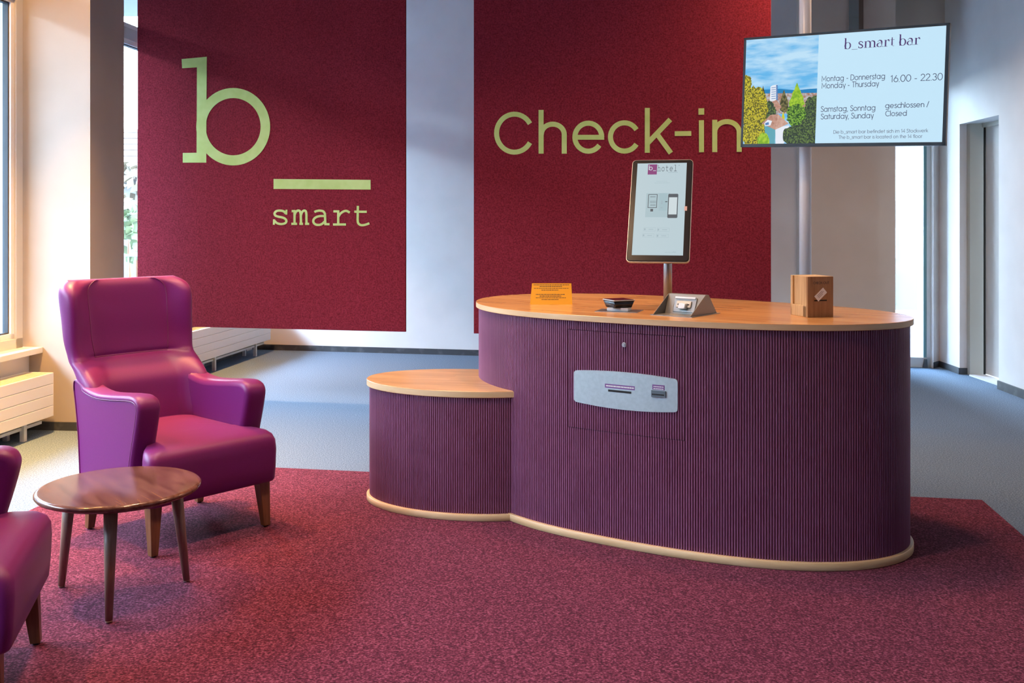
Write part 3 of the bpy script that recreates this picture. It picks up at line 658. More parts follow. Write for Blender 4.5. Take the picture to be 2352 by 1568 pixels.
# barcode reader on a clear block
br = thing('barcode_reader', (.525,4.79,TOP), 'black square code reader on a clear block beside the touchscreen', 'scanner')
Mx = frame(.525,4.795,TOP,(1,-.35))
k = MB(); k.box((-.105,-.075,0), (.105,.075,.002), Mx); put('base_plate', k, M_STEEL, br)
k = MB(); k.box((-.052,-.04,.002), (.052,.04,.018), Mx); put('clear_block', k, M_ACRYL, br, bevel=.002)
def rrect(wx, wy, r, n=5): return [(sx_*(wx-r)+r*cos(radians(a+90*i/n)), sy_*(wy-r)+r*sin(radians(a+90*i/n))) for sx_, sy_, a in ((1,1,0),(-1,1,90),(-1,-1,180),(1,-1,270)) for i in range(n+1)]
Mb = frame(.523,4.80,TOP,(1,.42))
k = MB(); k.loft([[(x,y,z) for x,y in rrect(wx,wy,.008)] for wx,wy,z in ((.046,.046,.018),(.049,.049,.021),(.058,.058,.052))], Mb); put('housing', k, M_BLACK, br)
k = MB(); k.loft([[(x,y,z) for x,y in rrect(wx,wx,.008)] for wx,z in ((.058,.052),(.0605,.053),(.0605,.056),(.058,.057))], Mb); put('rim', k, mat('silver_rim', (.55,.56,.58), .3, .6), br)
k = MB(); k.loft([[(x,y,z) for x,y in rrect(.055,.055,.006)] for z in (.057,.0585)], Mb); put('scan_window', k, mat('scan_glass', (.05,.015,.02), .1), br)
# passport reader: a steel hood over a card slot
idr = thing('card_dispenser', (.80,4.62,TOP), 'grey steel hood with a chrome slot, at the foot of the touchscreen', 'dispenser')
Mx = frame(.66,4.59,TOP,(.776,-.63)); Wd, Dd, ap, Ha = .196, .26, .159, .093
k = MB(); k.box((-.012,-.006,0), (Wd+.012,Dd+.012,.0025), Mx); put('base_plate', k, M_STEELG, idr)
for x in (0, Wd-.002):
    k = MB(); k.add([(x,0,.0025),(x,Dd,.0025),(x,ap+.02,Ha),(x,ap-.012,Ha),(x+.002,0,.0025),(x+.002,Dd,.0025),(x+.002,ap+.02,Ha),(x+.002,ap-.012,Ha)], [(0,1,2,3)[::-1],(4,5,6,7),(0,4,7,3),(1,2,6,5),(3,7,6,2),(0,1,5,4)], Mx); put('side_panel', k, M_STEELG, idr)
k = MB(); k.add([(0,ap-.012,Ha),(Wd,ap-.012,Ha),(Wd,ap+.02,Ha),(0,ap+.02,Ha),(Wd,Dd,.0025),(0,Dd,.0025)], [(0,1,2,3),(3,2,4,5)], Mx); put('hood', k, M_STEELG, idr)
k = MB(); k.add([(.002,ap-.012,Ha),(Wd-.002,ap-.012,Ha),(Wd-.002,ap-.055,.0025),(.002,ap-.055,.0025)], [(3,2,1,0)], Mx); put('back_plate', k, M_STEELG, idr)
Ms = Mx @ Matrix.Translation((.045,ap-.052,.012)) @ Matrix.Rotation(radians(-25), 4, 'X')
k = MB(); k.box((0,-.004,0), (.115,.006,.072), Ms); mo = put('slot_plate', k, M_CHROME, idr, bevel=.002)
k = MB(); k.box((.016,-.012,.018), (.094,-.003,.052), Ms); put('slot_body', k, mat('cream_plastic', (.62,.56,.46), .4), mo, bevel=.004)
k = MB(); k.box((.024,-.0135,.030), (.086,-.0115,.036), Ms); put('slot_mouth', k, M_DARK, mo)
k = MB(); k.loft([[(x*.016+.055,-.012-.016,y*.012+.02) for x,y in rrect(1,1,.3)], [(x*.024+.055,-.010,y*.016+.026) for x,y in rrect(1,1,.3)]], Ms); put('card_guide', k, M_ACRYL, mo)
k = MB(); k.add([(.004,-.012,.064),(.111,-.012,.064),(.111,-.012,.072),(.004,-.012,.072),(.004,-.003,.064),(.111,-.003,.064),(.111,-.003,.072),(.004,-.003,.072)], [(0,1,2,3),(4,0,3,7),(1,5,6,2),(3,2,6,7),(0,4,5,1)], Ms); put('top_lip', k, M_WHITE, mo)
# touchscreen kiosk
ts = thing('touchscreen', (.791,4.957,TOP), 'tilted portrait touchscreen on a steel post in the middle of the desk', 'screen')
psi, tau = radians(15), radians(25)
r_ = Vector((cos(psi),-sin(psi),0)); nh = Vector((-sin(psi),-cos(psi),0))
up = (Vector((0,0,1))*cos(tau)-nh*sin(tau)).normalized()
cc = Vector((.748,4.95,1.553)); KW, KH = .312, .572
KS = Plane(cc, r_, up)
def rr2(wx, wy, r, n=6): return rrect(wx/2, wy/2, r, n)
k = MB(); k.loft([[tuple(KS.p(x,y,n)) for x,y in rr2(KW-a,KH-a,.02)] for a,n in ((.03,-.032),(.004,-.026),(0,-.02),(0,-.003))]); put('housing', k, mat('silver_shell', (.45,.44,.43), .32, .7), ts)
k = MB(); k.loft([[tuple(KS.p(x,y,n)) for x,y in rr2(KW-a,KH-a,.018)] for a,n in ((.004,-.003),(.006,.001),(.010,.0015))]); put('bezel', k, M_BEZEL, ts)
x0, y1 = KS.seen(1475,372.5); x1, _ = KS.seen(1579,370); _, y0 = KS.seen(1500,584); x0 = -.128; x1 = .1245; y0 = -.252; y1 = .264
M_SCR = glow('screen_pale_blue', (.50,.64,.70), .95)
k = MB(); KS.poly(k, [(x0,y0),(x1,y0),(x1,y1),(x0,y1)], .0017, .0019); scr = put('display', k, M_SCR, ts)
def kpoly(name, pts, m, n=.0022):
    k = MB(); KS.poly(k, pts, n); return put(name, k, m, scr)
def kq(x, y): return KS.seen(x, y)
def krect(name, xa, ya, xb, yb, m, n=.0022):                             # rectangle between two measured corners, square to the screen
    a = kq(xa, ya); b = kq(xb, yb); return kpoly(name, [(a[0],b[1]),(b[0],b[1]),(b[0],a[1]),(a[0],a[1])], m, n)
E_PUR = glow('screen_purple', (.30,.065,.25), .8); E_GREY = glow('screen_grey', (.10,.13,.16), .8); E_MID = glow('screen_midgrey', (.36,.48,.54), .95); E_LITE = glow('screen_white', (.60,.70,.74), 1.0)
krect('logo_square', 1489, 378, 1508.5, 401, E_PUR)
k = MB(); Z = kq(1491,391); hgt = .0285; wd_ = .024
KS.stroke(k, [(Z[0],Z[1]+hgt),(Z[0],Z[1])], .0035, .0025, .0025)
KS.stroke(k, [(Z[0]+.0085+.0075*cos(2*pi*i/16), Z[1]+.009+.009*sin(2*pi*i/16)) for i in range(17)], .0033, .0025, .0025); KS.stroke(k, [(Z[0]+.021,Z[1]-.004),(Z[0]+.036,Z[1]-.004)], .003, .0025, .0025); put('logo_letter', k, E_LITE, scr)
def courier(pl, mb, t, a, b, adv, hgt, wd, n):
    G_ = {'h': [[(.02,1),(.16,1),(.16,0)], [(.16,.42)]+arc(.40,.42,.22,.24,160,0,8)+[(.62,0)], [(.0,0),(.32,0)], [(.48,0),(.78,0)]],
          'o': [arc(.38,.33,.33,.33,0,360,16)], 't': [[(.26,.95),(.26,.16)]+arc(.44,.16,.18,.16,180,320,7), [(.04,.64),(.62,.64)]],
          'e': [[(.05,.35),(.72,.35)]+arc(.385,.33,.335,.33,4,315,16)], 'l': [[(.14,1),(.40,1),(.40,0)], [(.08,0),(.72,0)]]}
    for i, ch in enumerate(t):
        for s_ in G_[ch]: pl.stroke(mb, s_, wd, n, n, tr=lambda q, i=i: (a+i*adv+q[0]*adv*.98, b+q[1]*hgt))
a = kq(1510,393.5); b = kq(1557,393.5); k = MB(); courier(KS, k, 'hotel', a[0], a[1], (b[0]-a[0])/5, .034, .09, .0025); q = kq(1560,380); KS.stroke(k, [(q[0]+.0022*cos(2*pi*i/12), q[1]+.0022*sin(2*pi*i/12)) for i in range(13)], .0009, .0025, .0025); put('logo_word', k, E_GREY, scr)
def kdash(name, rows, m, seed):
    rnd = random.Random(seed); k = MB()
    for xa, xb, y, h_ in rows:
        p = kq(xa, y); q = kq(xb, y); s = p[0]
        while s < q[0]:
            l = min(rnd.uniform(.003,.010), q[0]-s); KS.poly(k, [(s,p[1]),(s+l*.85,p[1]),(s+l*.85,p[1]+h_),(s,p[1]+h_)], .0026); s += l
    put(name, k, m, scr, kind='stuff')
kdash('screen_print', [(1535,1557,397,.003),(1507,1533,417,.0012),(1503,1538,421,.0016),(1545,1553,579,.0016),(1527,1553,580,.0015)], E_MID, 5)
krect('picture_panel', 1485, 444, 1537, 499, glow('screen_panel', (.42,.57,.63), .93), .0021)
krect('picture_panel', 1515, 444, 1531, 484, glow('screen_panel2', (.38,.54,.60), .93), .00215)
a = kq(1490,447); b = kq(1508,477)
k = MB(); KS.stroke(k, [(a[0],a[1]),(b[0],a[1]),(b[0],b[1]),(a[0],b[1]),(a[0],a[1])], .0032, .0024, .0024); put('document_icon', k, E_GREY, scr)
kdash('document_print', [(1494,1506,453,.003),(1493,1507,463,.002),(1493,1507,466,.002),(1494,1506,472,.003)], E_GREY, 6)
krect('hand_icon', 1494, 480, 1500, 486, E_GREY, .0024)
krect('arrow_icon', 1519, 461, 1522, 469, E_MID, .0024); krect('arrow_icon', 1517, 476, 1522, 478, E_MID, .0024); krect('arrow_icon', 1528, 462.5, 1533, 464.5, E_GREY, .0024)
a = kq(1535,445.5); b = kq(1556,501)
k = MB(); m_ = ((a[0]+b[0])/2, (a[1]+b[1])/2); KS.poly(k, [(m_[0]+x, m_[1]+y) for x,y in rr2(abs(b[0]-a[0])*.98, abs(a[1]-b[1]), .006)], .0024); put('phone_icon', k, E_GREY, scr)
hw = abs(b[0]-a[0])*.40; k = MB(); KS.poly(k, [(m_[0]-hw,m_[1]-.048),(m_[0]+hw,m_[1]-.048),(m_[0]+hw,m_[1]+.048),(m_[0]-hw,m_[1]+.048)], .0027); put('phone_icon_screen', k, E_LITE, scr)
for xa, ya, xb, yb in ((1479,523,1505,531),(1510,524,1537,532),(1476,537,1502,545),(1508,538,1535,546)):
    a = kq(xa,ya); b = kq(xb,yb); k = MB(); KS.stroke(k, [(a[0],a[1]),(b[0],a[1]),(b[0],b[1]),(a[0],b[1]),(a[0],a[1])], .0009, .0024, .0024)
    KS.poly(k, [(a[0]+.002,b[1]+.005),(a[0]+.009,b[1]+.005),(a[0]+.009,a[1]-.004),(a[0]+.002,a[1]-.004)], .0024); KS.poly(k, [(a[0]+.024,(a[1]+b[1])/2-.0015),(b[0]-.010,(a[1]+b[1])/2-.0015),(b[0]-.010,(a[1]+b[1])/2+.0015),(a[0]+.024,(a[1]+b[1])/2+.0015)], .0024)
    put('screen_button', k, E_MID, scr)
a = kq(1572,474); b = kq(1578,484); k = MB(); KS.poly(k, [(a[0],b[1]),(b[0],b[1]),(b[0],a[1]),(a[0],a[1])], .0017, .002); put('sticker', k, mat('pink_sticker', (.62,.42,.40), .5), ts)
pb_ = Vector((.791,4.975,TOP)); k = MB(); k.cone(pb_+Vector((0,0,.0)), Vector((.791,4.975,1.46)), .0215, .0215, 24); put('post', k, M_STEEL, ts)
k = MB(); k.cone(pb_, pb_+Vector((0,0,.004)), .048, .048, 28); k.cone(pb_+Vector((0,0,.004)), pb_+Vector((0,0,.03)), .028, .027, 24); put('base_collar', k, M_STEEL, ts)
k = MB(); q = Vector((.791,4.975,1.44)); k.tube([q, q+Vector((0,.0,.05)), KS.p(0,-.03,-.03)], .02, 10); k.loft([[tuple(KS.p(x,y,n)) for x,y in rr2(.10,.10,.01)] for n in (-.040,-.030)]); put('bracket', k, M_BLACK, ts)

# ------------------------------------------------------------------ wall display on its white pole
pole = thing('display_pole', (1.868,6.24,0), 'white round pole from floor to ceiling behind the desk, carrying the display', 'pole')
k = MB(); k.cone((1.868,6.24,.0), (1.868,6.24,CEIL), .0375, .0375, 28); put('tube', k, M_WHITE, pole)
k = MB(); k.cone((1.868,6.24,0), (1.868,6.24,.012), .09, .09, 28); put('floor_flange', k, M_WHITE, pole)
k = MB(); k.cone((1.868,6.24,CEIL-.012), (1.868,6.24,CEIL), .09, .09, 28); put('ceiling_flange', k, M_WHITE, pole)
TL = Vector((1.4895,6.30,2.668)); TRr = Vector((2.4965,5.605,2.626)); BLl = Vector((1.4810,6.30,1.968)); BRr = Vector((2.489,5.605,1.926))
S_ = ((TRr-TL)+(BRr-BLl)).normalized(); T_ = (Vector((0,0,1))-S_*S_.z).normalized()
O_ = (TL+TRr+BLl+BRr)/4; TV = Plane(O_, S_, T_); TW, THh = 1.228, .700
tv = thing('wall_display', O_+Vector((0,0,-THh/2)), 'large landscape display showing bar opening hours, mounted on the white pole', 'display')
def quad(w_, h_): return [(-w_/2,-h_/2),(w_/2,-h_/2),(w_/2,h_/2),(-w_/2,h_/2)]
k = MB(); TV.poly(k, quad(TW-.02,THh-.02), -.055, -.004); put('back_cover', k, M_BLACK, tv, bevel=.01)
k = MB(); bz = .014
for a, b, c_, d_ in ((-TW/2,TW/2,THh/2-bz,THh/2), (-TW/2,TW/2,-THh/2,-THh/2+.020), (-TW/2,-TW/2+bz,-THh/2,THh/2), (TW/2-.019,TW/2,-THh/2,THh/2)): TV.poly(k, [(a,c_),(b,c_),(b,d_),(a,d_)], -.03, .006)
put('frame', k, M_TVB, tv)
k = MB(); c_ = TV.p(0,.0,-.055); k.box((1.868-.045,6.145,2.2), (1.868+.045,6.24,2.40)); put('mount', k, M_BLACK, tv)
E_TV = glow('display_ice_blue', (.56,.80,.96), 1.0)
k = MB(); xs0, xs1, ys0, ys1 = -TW/2+bz, TW/2-.019, -THh/2+.020, THh/2-bz; TV.poly(k, [(xs0,ys0),(xs1,ys0),(xs1,ys1),(xs0,ys1)], -.003, .001); ds = put('display', k, E_TV, tv)
# the picture on the display: town under a blue sky
xm = TV.seen(1877,200)[0]; VW = lambda x, y: TV.seen(x, y)
def glow_noise(name, c0, c1, scale, p0=.4, p1=.6, stretch=(1,1,1), s=1.0):
    m = glow(name, c0, s); N, L, P = nodes(m); t = N.new('ShaderNodeTexCoord'); mp = N.new('ShaderNodeMapping'); mp.inputs['Scale'].default_value = stretch; n = N.new('ShaderNodeTexNoise'); n.inputs['Scale'].default_value = scale; n.inputs['Detail'].default_value = 5
    r = N.new('ShaderNodeValToRGB'); r.color_ramp.elements[0].position = p0; r.color_ramp.elements[1].position = p1; r.color_ramp.elements[0].color = (*c0,1); r.color_ramp.elements[1].color = (*c1,1)
    L.new(t.outputs['Object'], mp.inputs[0]); L.new(mp.outputs[0], n.inputs['Vector']); L.new(n.outputs[0], r.inputs[0]); L.new(r.outputs[0], P.inputs['Emission Color']); return m
lay = [0.0012]
def pic(name, pts, m, px=True):
    lay[0] += .00012; k = MB(); q = [VW(*p) for p in pts] if px else pts
    q = [(min(max(x,xs0),xm), min(max(y,ys0),ys1)) for x,y in q]
    TV.poly(k, q, lay[0]); return put(name, k, m, ds)
def crown(x0, y0, x1, y1, seed, shape='round'):
    rnd = random.Random(seed); out = []
    for i in range(40):
        a = 2*pi*i/40; j = rnd.uniform(.86,1.06)
        if shape == 'cone':
            t_ = (1-cos(a))/2; wv = (.10+.9*t_)
            out.append(((x0+x1)/2+(x1-x0)/2*sin(a)*wv*j*1.1, y0+(y1-y0)*t_))
        else: out.append(((x0+x1)/2+(x1-x0)/2*sin(a)*j, (y0+y1)/2-(y1-y0)/2*cos(a)*j))
    return out
pic('sky_picture', [(xs0,ys0),(xm,ys0),(xm,ys1),(xs0,ys1)], glow_noise('pic_sky', (.13,.47,.83), (.52,.76,.94), 4, .35, .62, (1.2,1.2,5)), False)
E_HZ = glow('pic_haze', (.50,.74,.92), 1); E_HILL = glow('pic_hill', (.02,.22,.50), 1); E_TOWN = glow_noise('pic_town', (.50,.52,.56), (.40,.20,.14), 60); E_TREE1 = glow_noise('pic_tree_gold', (.09,.09,.015), (.62,.54,.03), 110, .42, .58); E_TREE2 = glow_noise('pic_tree_green', (.02,.07,.02), (.24,.46,.05), 110, .42, .60)
E_TREE3 = glow_noise('pic_tree_dark', (.03,.045,.035), (.15,.23,.06), 100, .44, .64); E_TREE4 = glow_noise('pic_tree_brown', (.05,.05,.02), (.22,.19,.07), 60); E_LIME = glow_noise('pic_tree_lime', (.20,.42,.02), (.42,.62,.04), 60)
E_WHT = glow('pic_white', (.80,.84,.92), 1); E_BLU = glow('pic_blue', (.10,.22,.48), 1); E_ROOF = glow_noise('pic_roof', (.42,.20,.14), (.56,.32,.24), 50); E_ROOF2 = glow_noise('pic_roof_light', (.56,.32,.24), (.66,.42,.34), 50); E_TEAL = glow('pic_teal', (.12,.38,.46), 1)
E_CLOUD = glow_noise('pic_cloud', (.40,.68,.90), (.60,.80,.95), 9, .4, .6, (1,1,4))
pic('hill_picture', [(1755,206),(1790,204),(1830,207),(1860,204),(1880,203),(1880,222),(1755,222)], E_HILL)
pic('town_picture', [(1740,215),(1880,213),(1880,260),(1740,262)], E_TOWN)
pic('tower_picture', [(1770,199),(1775,196),(1786,194),(1786,232),(1768,232)], E_WHT); pic('tower_shade_picture', [(1783,195),(1786.5,195),(1786.5,231),(1783,231)], E_BLU)
for i in range(6): pic('tower_line_picture', [(1772,201+i*5),(1782,200+i*5),(1782,201.4+i*5),(1772,202.4+i*5)], E_BLU)
pic('tree_picture', crown(1806,190,1856,262,31,'cone'), E_LIME); pic('tree_picture', crown(1786,206,1816,258,32,'cone'), E_TREE4); pic('tree_picture', crown(1742,197,1764,250,33,'cone'), E_TREE4)
pic('roof_picture', [(1769,236),(1784,229),(1796,246),(1786,256)], E_ROOF); pic('roof_picture', [(1842,244),(1858,234),(1866,250)], E_ROOF)
pic('tree_picture', crown(1846,218,1892,300,34), E_TREE3); pic('tree_picture', crown(1806,238,1852,296,35), E_TREE2); pic('tree_picture', crown(1742,232,1784,282,36), E_TREE3)
pic('tree_picture', crown(1704,172,1728,210,42), E_TREE1); pic('tree_picture', crown(1696,196,1766,300,37), E_TREE1); pic('tree_picture', crown(1700,270,1768,345,38), E_TREE1); pic('tree_picture', crown(1795,256,1804,276,43,'cone'), glow('pic_yellow_tree', (.62,.60,.02), 1))
pic('house_picture', [(1756,288),(1782,293),(1780,335),(1760,335)], E_TEAL); pic('house_picture', [(1781,293),(1812,288),(1818,300),(1800,332),(1782,336)], E_WHT)
pic('roof_picture', [(1750,284),(1770,264),(1788,262),(1781,298)], E_ROOF); pic('roof_picture', [(1788,262),(1812,284),(1781,298)], E_ROOF2); pic('dormer_picture', [(1756,283),(1764,275),(1774,278),(1770,288),(1758,290)], E_WHT); pic('dormer_picture', [(1758,283),(1766,280),(1767,286),(1759,288)], E_BLU)
pic('tree_picture', crown(1798,284,1866,345,39), E_TREE3); pic('tree_picture', crown(1832,270,1890,345,40), E_TREE3); pic('tree_picture', crown(1740,304,1768,345,41), E_LIME)
# lettering on the display
E_TXT = mat('display_text', (.05,.05,.09), .5, emit=(.035,.05,.09), estr=1); E_TXT2 = mat('display_text_soft', (.1,.1,.14), .5, emit=(.09,.13,.18), estr=1); E_TTL = mat('display_title', (.05,.02,.08), .5, emit=(.035,.018,.085), estr=1)
def tvline(t, xa, ya, xb, yb, h_, wd, m):
    a = VW(xa, ya); b = VW(xb, yb); k = MB(); write(TV, k, t, a[0], a[1], b[0]-a[0], h_, wd, .0016); put('text_line', k, m, ds)
px_ = 2.55e-3
tvline('Montag - Donnerstag', 1887, 187.5, 2034, 180.5, 13.5*px_, .11, E_TXT)
tvline('Monday - Thursday', 1887, 203.5, 2019, 198.5, 13.5*px_, .11, E_TXT)
tvline('16.00 - 22.30', 2045, 189, 2166, 185, 16*px_, .095, E_TXT)
tvline('Samstag, Sonntag', 1885, 257, 2012, 252.5, 13.5*px_, .11, E_TXT)
tvline('Saturday, Sunday', 1885, 274, 2007, 271, 13.5*px_, .11, E_TXT)
tvline('geschlossen /', 2033, 248.5, 2134, 244.5, 12.5*px_, .115, E_TXT)
tvline('Closed', 2033, 267, 2084, 265, 12.5*px_, .115, E_TXT)
tvline('Die b_smart bar befindet sich im 14 Stockwerk', 1914, 307, 2132, 302.5, 8.2*px_, .13, E_TXT2)
tvline('The b_smart bar is located on the 14 floor', 1926, 319, 2119, 315, 8.2*px_, .13, E_TXT2)
def serif_title():
    hv, th = .135, .035; k = MB()
    def bowl(cx_, cy_, rx, ry, a0, a1, n=24):
        pts = arc(cx_,cy_,rx,ry,a0,a1,n); ws = [th+(hv-th)*abs(cos(radians(a0+(a1-a0)*i/n)))**1.5 for i in range(n+1)]; return pts, ws
    sf = lambda x, y, l=.16: ([(x-l,y),(x+l,y)], th)
    G_ = {'b': (.74, [([(.16,1.12),(.16,0)], hv), bowl(.38,.33,.25,.34,0,360), ([(.03,1.10),(.16,1.10)], th)]),
          '_': (.60, [([(.02,-.09),(.58,-.09)], th)]),
          's': (.56, [(smooth2([(.44,.52),(.36,.65),(.24,.67),(.12,.60),(.12,.47),(.26,.37),(.38,.30),(.45,.18),(.38,.05),(.24,.02),(.12,.06),(.06,.18)],3), [th+(hv*.95-th)*(1-abs(i-16.5)/16.5)**.7 for i in range(34)]), ([(.45,.48),(.45,.66)], th), ([(.055,.02),(.055,.22)], th)]),
          'm': (1.18, [([(.17,.66),(.17,0)], hv), ([(.17,.45)]+arc(.39,.44,.20,.23,165,0,10)+[(.59,0)], [th]*5+[hv*.6]*3+[hv]*4), ([(.59,.45)]+arc(.80,.44,.20,.23,165,0,10)+[(1.0,0)], [th]*5+[hv*.6]*3+[hv]*4), sf(.17,.015), sf(.59,.015), sf(1.0,.015), ([(.04,.65),(.17,.65)], th)]),
          'a': (.66, [([(.10,.50)]+arc(.29,.46,.19,.21,150,0,10)+[(.48,.08)]+arc(.58,.08,.10,.07,180,300,4), [th]*4+[hv*.6]*3+[hv]*5+[th]*5), bowl(.27,.20,.20,.20,60,320,18)]),
          'r': (.56, [([(.17,.66),(.17,0)], hv), (arc(.42,.40,.24,.26,175,70,8), [th]*6+[hv*.8]*3), sf(.17,.015,.17), ([(.04,.65),(.17,.65)], th), ([(.48,.60),(.48,.52)], .12)]),
          't': (.46, [([(.20,.88),(.20,.12)]+arc(.33,.12,.13,.10,180,300,6), [hv*.6,hv,hv]+[th]*6), ([(.04,.65),(.42,.65)], th)]), ' ': (.32, [])}
    t_ = 'b_smart bar'; a = VW(1938,113); b = VW(2114,104); K = (b[0]-a[0])/sum(G_[c][0] for c in t_); x = 0
    for ch in t_:
        for pts, ws in G_[ch][1]:
            if isinstance(ws, list): ws = (ws+[ws[-1]]*len(pts))[:len(pts)]
            TV.stroke(k, pts, ws, .0016, .0016, tr=lambda q, x=x: (a[0]+(x+q[0])*K, a[1]+q[1]*23*px_))
        x += G_[ch][0]
    put('title_line', k, E_TTL, ds)
serif_title()

# ------------------------------------------------------------------ armchairs
def lerp_rows(keys, k=4):                                               # keys: rows of numbers; smooth in between
    out = []
    for i in range(len(keys)-1):
        p0, p1, p2, p3 = keys[max(i-1,0)], keys[i], keys[i+1], keys[min(i+2,len(keys)-1)]
        for j in range(k):
            t = j/k; row = []
            for a, b, c_, d_ in zip(p0,p1,p2,p3): row.append(.5*((2*b)+(c_-a)*t+(2*a-5*b+4*c_-d_)*t*t+(3*b-a-3*c_+d_)*t**3))
            out.append(row)
    out.append(list(keys[-1])); return out
def closed_spline(P, k=4):
    n = len(P); out = []
    for i in range(n):
        p0, p1, p2, p3 = (Vector(P[(i+j-1)%n]) for j in range(4))
        for j in range(k):
            t = j/k; out.append(tuple(.5*((2*p1)+(p2-p0)*t+(2*p0-5*p1+4*p2-p3)*t*t+(3*p1-p0-3*p2+p3)*t**3)))
    return out
def make_chair(label, name='armchair'):
    r = thing(name, (0,0,0), label, 'armchair', None, rotz=0.0)
    # local axes: x = across (towards the chair's own left), y = rear; the front of the seat is at -y
    def sec(z, w_, vr, vw, vc, ins=0.0):
        w_ -= ins*1.7; vr += ins; vw -= ins*1.1; vc -= ins*.6; d = vw-vr
        h = [(w_*.55,vr),(w_-.055,vr+.06*d),(w_-.014,vr+.26*d),(w_,vr+.52*d),(w_-.005,vw-.2*d),(w_-.030,vw-.002),(w_-.068,vw-.012),(w_-.135,vc+.014),(w_*.42,vc+.002)]
        P = [(0,vr)]+h+[(0,vc)]+[(-x,y) for x,y in h[::-1]]
        return closed_spline([(x,-y,z) for x,y in P][::-1], 4)
    rows = lerp_rows([(.20,.325,-.325,-.20,-.22,0),(.45,.328,-.345,-.18,-.27,0),(.60,.331,-.378,-.22,-.31,0),(.69,.331,-.415,-.245,-.335,0),(.755,.329,-.460,-.320,-.385,0),(0.79,0.331,-0.490,-0.380,-0.4301,0),(0.806,0.332,-0.498,-0.396,-0.4663,0),(0.83,0.334,-0.5055,-0.4076,-0.4676,0),(0.9,0.342,-0.535,-0.419,-0.48,0),(1.0,0.345,-0.562,-0.422,-0.492,0),(1.07,0.348,-0.581,-0.426,-0.503,0),(1.12,0.349,-0.594,-0.436,-0.511,0.001),(1.153,0.349,-0.602,-0.452,-0.516,0.006),(1.175,0.348,-0.606,-0.469,-0.519,0.017),(1.189,0.347,-0.607,-0.482,-0.521,0.032)], 4)
    rings = [sec(*q) for q in rows]
    for t, dz in ((.72,.0022),(.45,.0036),(.2,.0043),(.03,.0045)):
        rings.append([(x*(.985+.015*t), .56+(y-.56)*t*.9, 1.189+dz) for x, y, z in sec(*rows[-1])])
    k = MB(); k.loft(rings); put('backrest', k, M_LEATHER, r, local=True)
    nP = len(rings[0]); P_of = lambda ring, i: ring[i % nP]
    # seams over the headrest follow the grid lines beside the wings
    idx = [min(range(nP), key=lambda i: (rings[30][i][0]-s*(.338-.135))**2+(rings[30][i][1]-.475)**2) for s in (1,-1)]
    for ii in idx:
        ln = [Vector(P_of(q, ii))+Vector((0,-.0004,0)) for q in rings[26:-4]]
        k = MB(); k.tube(ln, .0022, 6); put('seam', k, M_PIPING, r, local=True)
    ring = rings[24]; a, b = sorted(idx); k = MB()
    lo = [Vector(ring[i % nP])+Vector((0,.0,0)) for i in (range(a, b+1) if (b-a) < nP/2 else range(b, a+nP+1))]
    k.tube(lo, .003, 6); put('seam', k, M_PIPING, r, local=True)
    # arms
    prof = [(-.322,.20),(-.343,.45),(-.372,.60),(-.392,.69),(-.375,.722),(-.325,.712),(-.26,.692),(-.15,.680),(0,.690),(.12,.702),(.195,.704),(.236,.688),(.254,.655),(.250,.615),(.232,.545),(.207,.46),(.186,.38),(.170,.29),(.166,.20)]
    pr = [(q[0],q[1]) for q in smooth2(prof, 3)]
    cen = (-.10,.45)
    def inset(d):
        out = []; n = len(pr)
        for i in range(n):
            a_ = pr[max(i-1,0)]; b_ = pr[min(i+1,n-1)]; dx, dy = b_[0]-a_[0], b_[1]-a_[1]; l = math.hypot(dx,dy) or 1
            nx, ny = dy/l, -dx/l
            if pr[i][0] < -.29: nx *= .3; ny *= .3
            out.append((pr[i][0]+nx*d, max(.20, pr[i][1]+ny*d) if 0 < i < n-1 else pr[i][1]))
        return out
    for s in (1, -1):
        us = [(.222,.030),(.226,.014),(.238,.004),(.256,0),(.300,0),(.322,.003),(.334,.011),(.337,.020),(.335,.0245),(.327,.027)]
        rr_ = []
        for u_, d_ in us: rr_.append([(s*u_, -v, z) for v, z in inset(d_)])
        if s < 0: rr_ = [q[::-1] for q in rr_]
        k = MB(); k.loft(rr_, smooth=True, closed=True); put('arm', k, M_LEATHER, r, local=True)
        k = MB(); q = [[(s*u_, -v, z) for v, z in inset(d_)] for u_, d_ in ((.325,.027),(.331,.029),(.332,.034))]
        if s < 0: q = [x[::-1] for x in q]
        k.loft(q, cap0=False); put('side_panel', k, M_LEATHER, r, local=True)
        k = MB(); k.tube([(s*.3345,-v,z) for v,z in inset(.0255)][8:], .0032, 6); put('piping', k, M_PIPING, r, local=True)
    # seat
    def rsec(z, ins, cr, front=0.0):
        hx = .337-ins; y0 = -.345+ins-front; hb = min(.24, hx-.02); y1 = .30; yn = min(-.135, y0+.09)
        yn = max(yn, y0+.12) if ins > .1 else yn
        P = []
        for cx_, cy_, a in ((hb-.02,y1-.02,0),(-hb+.02,y1-.02,90)): P += [(cx_+.02*cos(radians(a+90*i/5)), cy_+.02*sin(radians(a+90*i/5)), z) for i in range(6)]
        cr2 = min(.03, hx-hb)
        P += [(-hb,yn+.02,z)]+[(-hx+cr2+cr2*cos(radians(a)), yn-cr2+cr2*sin(radians(a)), z) for a in (90,120,150,180)]
        for cx_, cy_, a in ((-hx+cr,y0+cr,180),(hx-cr,y0+cr,270)): P += [(cx_+cr*cos(radians(a+90*i/5)), cy_+cr*sin(radians(a+90*i/5)), z) for i in range(6)]
        P += [(hx-cr2+cr2*cos(radians(a)), yn-cr2+cr2*sin(radians(a)), z) for a in (0,30,60,90)]+[(hb,yn+.02,z)]
        return P
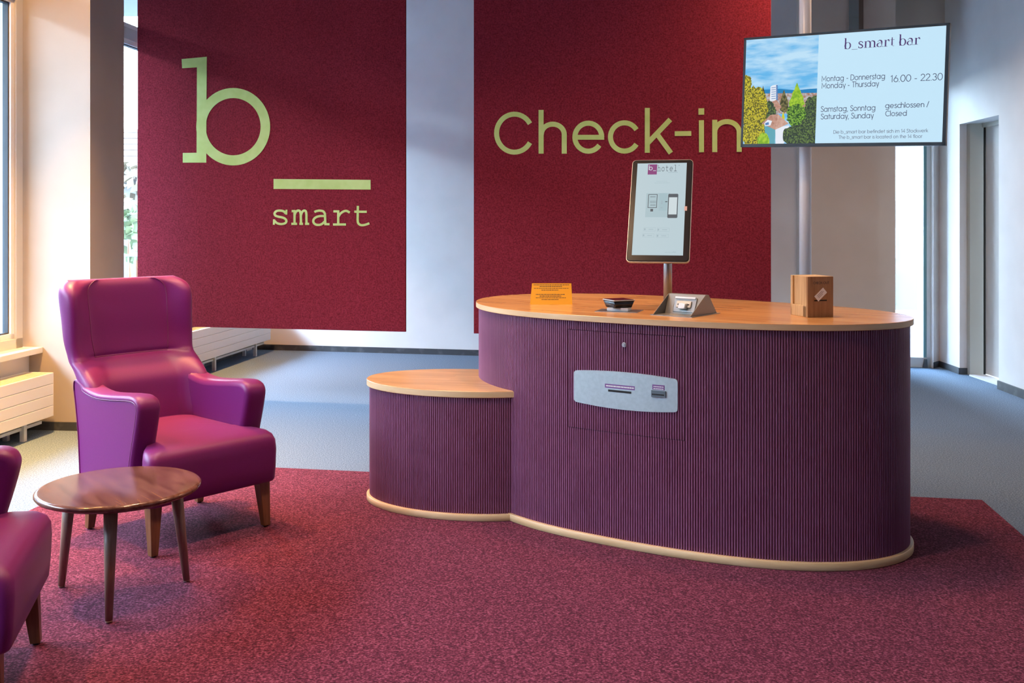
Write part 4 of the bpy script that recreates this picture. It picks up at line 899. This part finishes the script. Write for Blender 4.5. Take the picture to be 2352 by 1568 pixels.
    rg = [rsec(z, i_, c_, f_) for z, i_, c_, f_ in ((.222,.022,.03,0),(.224,.008,.035,0),(.235,.002,.035,0),(.30,0,.035,.004),(.38,0,.035,.008),(.425,.002,.04,.008),(.450,.010,.045,.006),(.466,.026,.05,.002),(.476,.055,.06,0),(.484,.10,.07,0),(.489,.16,.08,0),(.491,.22,.09,0))]
    k = MB(); k.loft(rg); put('seat', k, M_LEATHER, r, local=True)
    for sx_ in (1,-1):
        for sy_ in (-1,1):
            cx_, cy_ = sx_*.294, sy_*.302; ty = cy_-sy_*.022; tx = cx_-sx_*.012; k = MB()
            sq = lambda x, y, h, z: [(x-h,y-h,z),(x+h,y-h,z),(x+h,y+h,z),(x-h,y+h,z)]
            k.loft([sq(cx_,cy_,.017,.006), sq(tx,ty,.031,.26)], smooth=False); lg = put('leg', k, M_CHLEG, r, local=True, bevel=.003)
            k = MB(); k.cone((cx_,cy_,0), (cx_,cy_,.007), .011, .012, 12); put('glide', k, M_GLIDE, lg, local=True)
    return r
c1 = make_chair('high-backed magenta leather armchair standing whole beside the round coffee table')
c1.location = (-1.626,4.77,0.004)
# local front is -y; chair 1 faces (.75,-.661)
c1.rotation_euler = (0,0,atan2(-.661,.75)+pi/2)
def copy_tree(o, parent=None):
    c = o.copy(); COL.objects.link(c)
    if parent is not None: c.parent = parent
    for ch in list(o.children): copy_tree(ch, c)
    return c
c2 = copy_tree(c1); c2.location = (-1.892,3.095,0.004); c2.rotation_euler = (0,0,atan2(.273,.962)+pi/2)
c2['label'] = 'magenta leather armchair cut off by the picture edge, nearer than the coffee table'
for c in (c1, c2): c['group'] = 'magenta armchairs'

# ------------------------------------------------------------------ coffee table
TC = (-1.561,3.897); TZ = .446
tb = thing('coffee_table', (*TC,.004), 'round walnut coffee table on three tapered legs in front of the armchair', 'table')
k = MB(); k.lathe([(.0005,TZ-.026),(.292,TZ-.026),(.304,TZ-.022),(.311,TZ-.013),(.310,TZ-.006),(.303,TZ-.001),(.295,TZ),(.0005,TZ)], TC, 72); put('tabletop', k, M_WALNUT, tb)
k = MB(); k.lathe([(.0005,TZ-.038),(.262,TZ-.038),(.268,TZ-.034),(.268,TZ-.026),(.0005,TZ-.026)], TC, 64); put('sub_frame', k, mat('sub_frame_brown', (.10,.035,.030), .4), tb)
for x, y in ((-1.4985,3.641),(-1.837,3.994),(-1.347,4.056)):
    b = Vector((x,y,.0062)); t = Vector((x,y,TZ-.038)); c = Vector((*TC,TZ-.038)); t += (c-t).normalized()*.045
    k = MB(); k.cone(b, b+(t-b)*.012, .012, .0135, 18); k.cone(b+(t-b)*.012, t, .0135, .026, 20); put('leg', k, M_WALLEG, tb)

for o in bpy.data.objects:
    if '_base' in o: del o['_base']
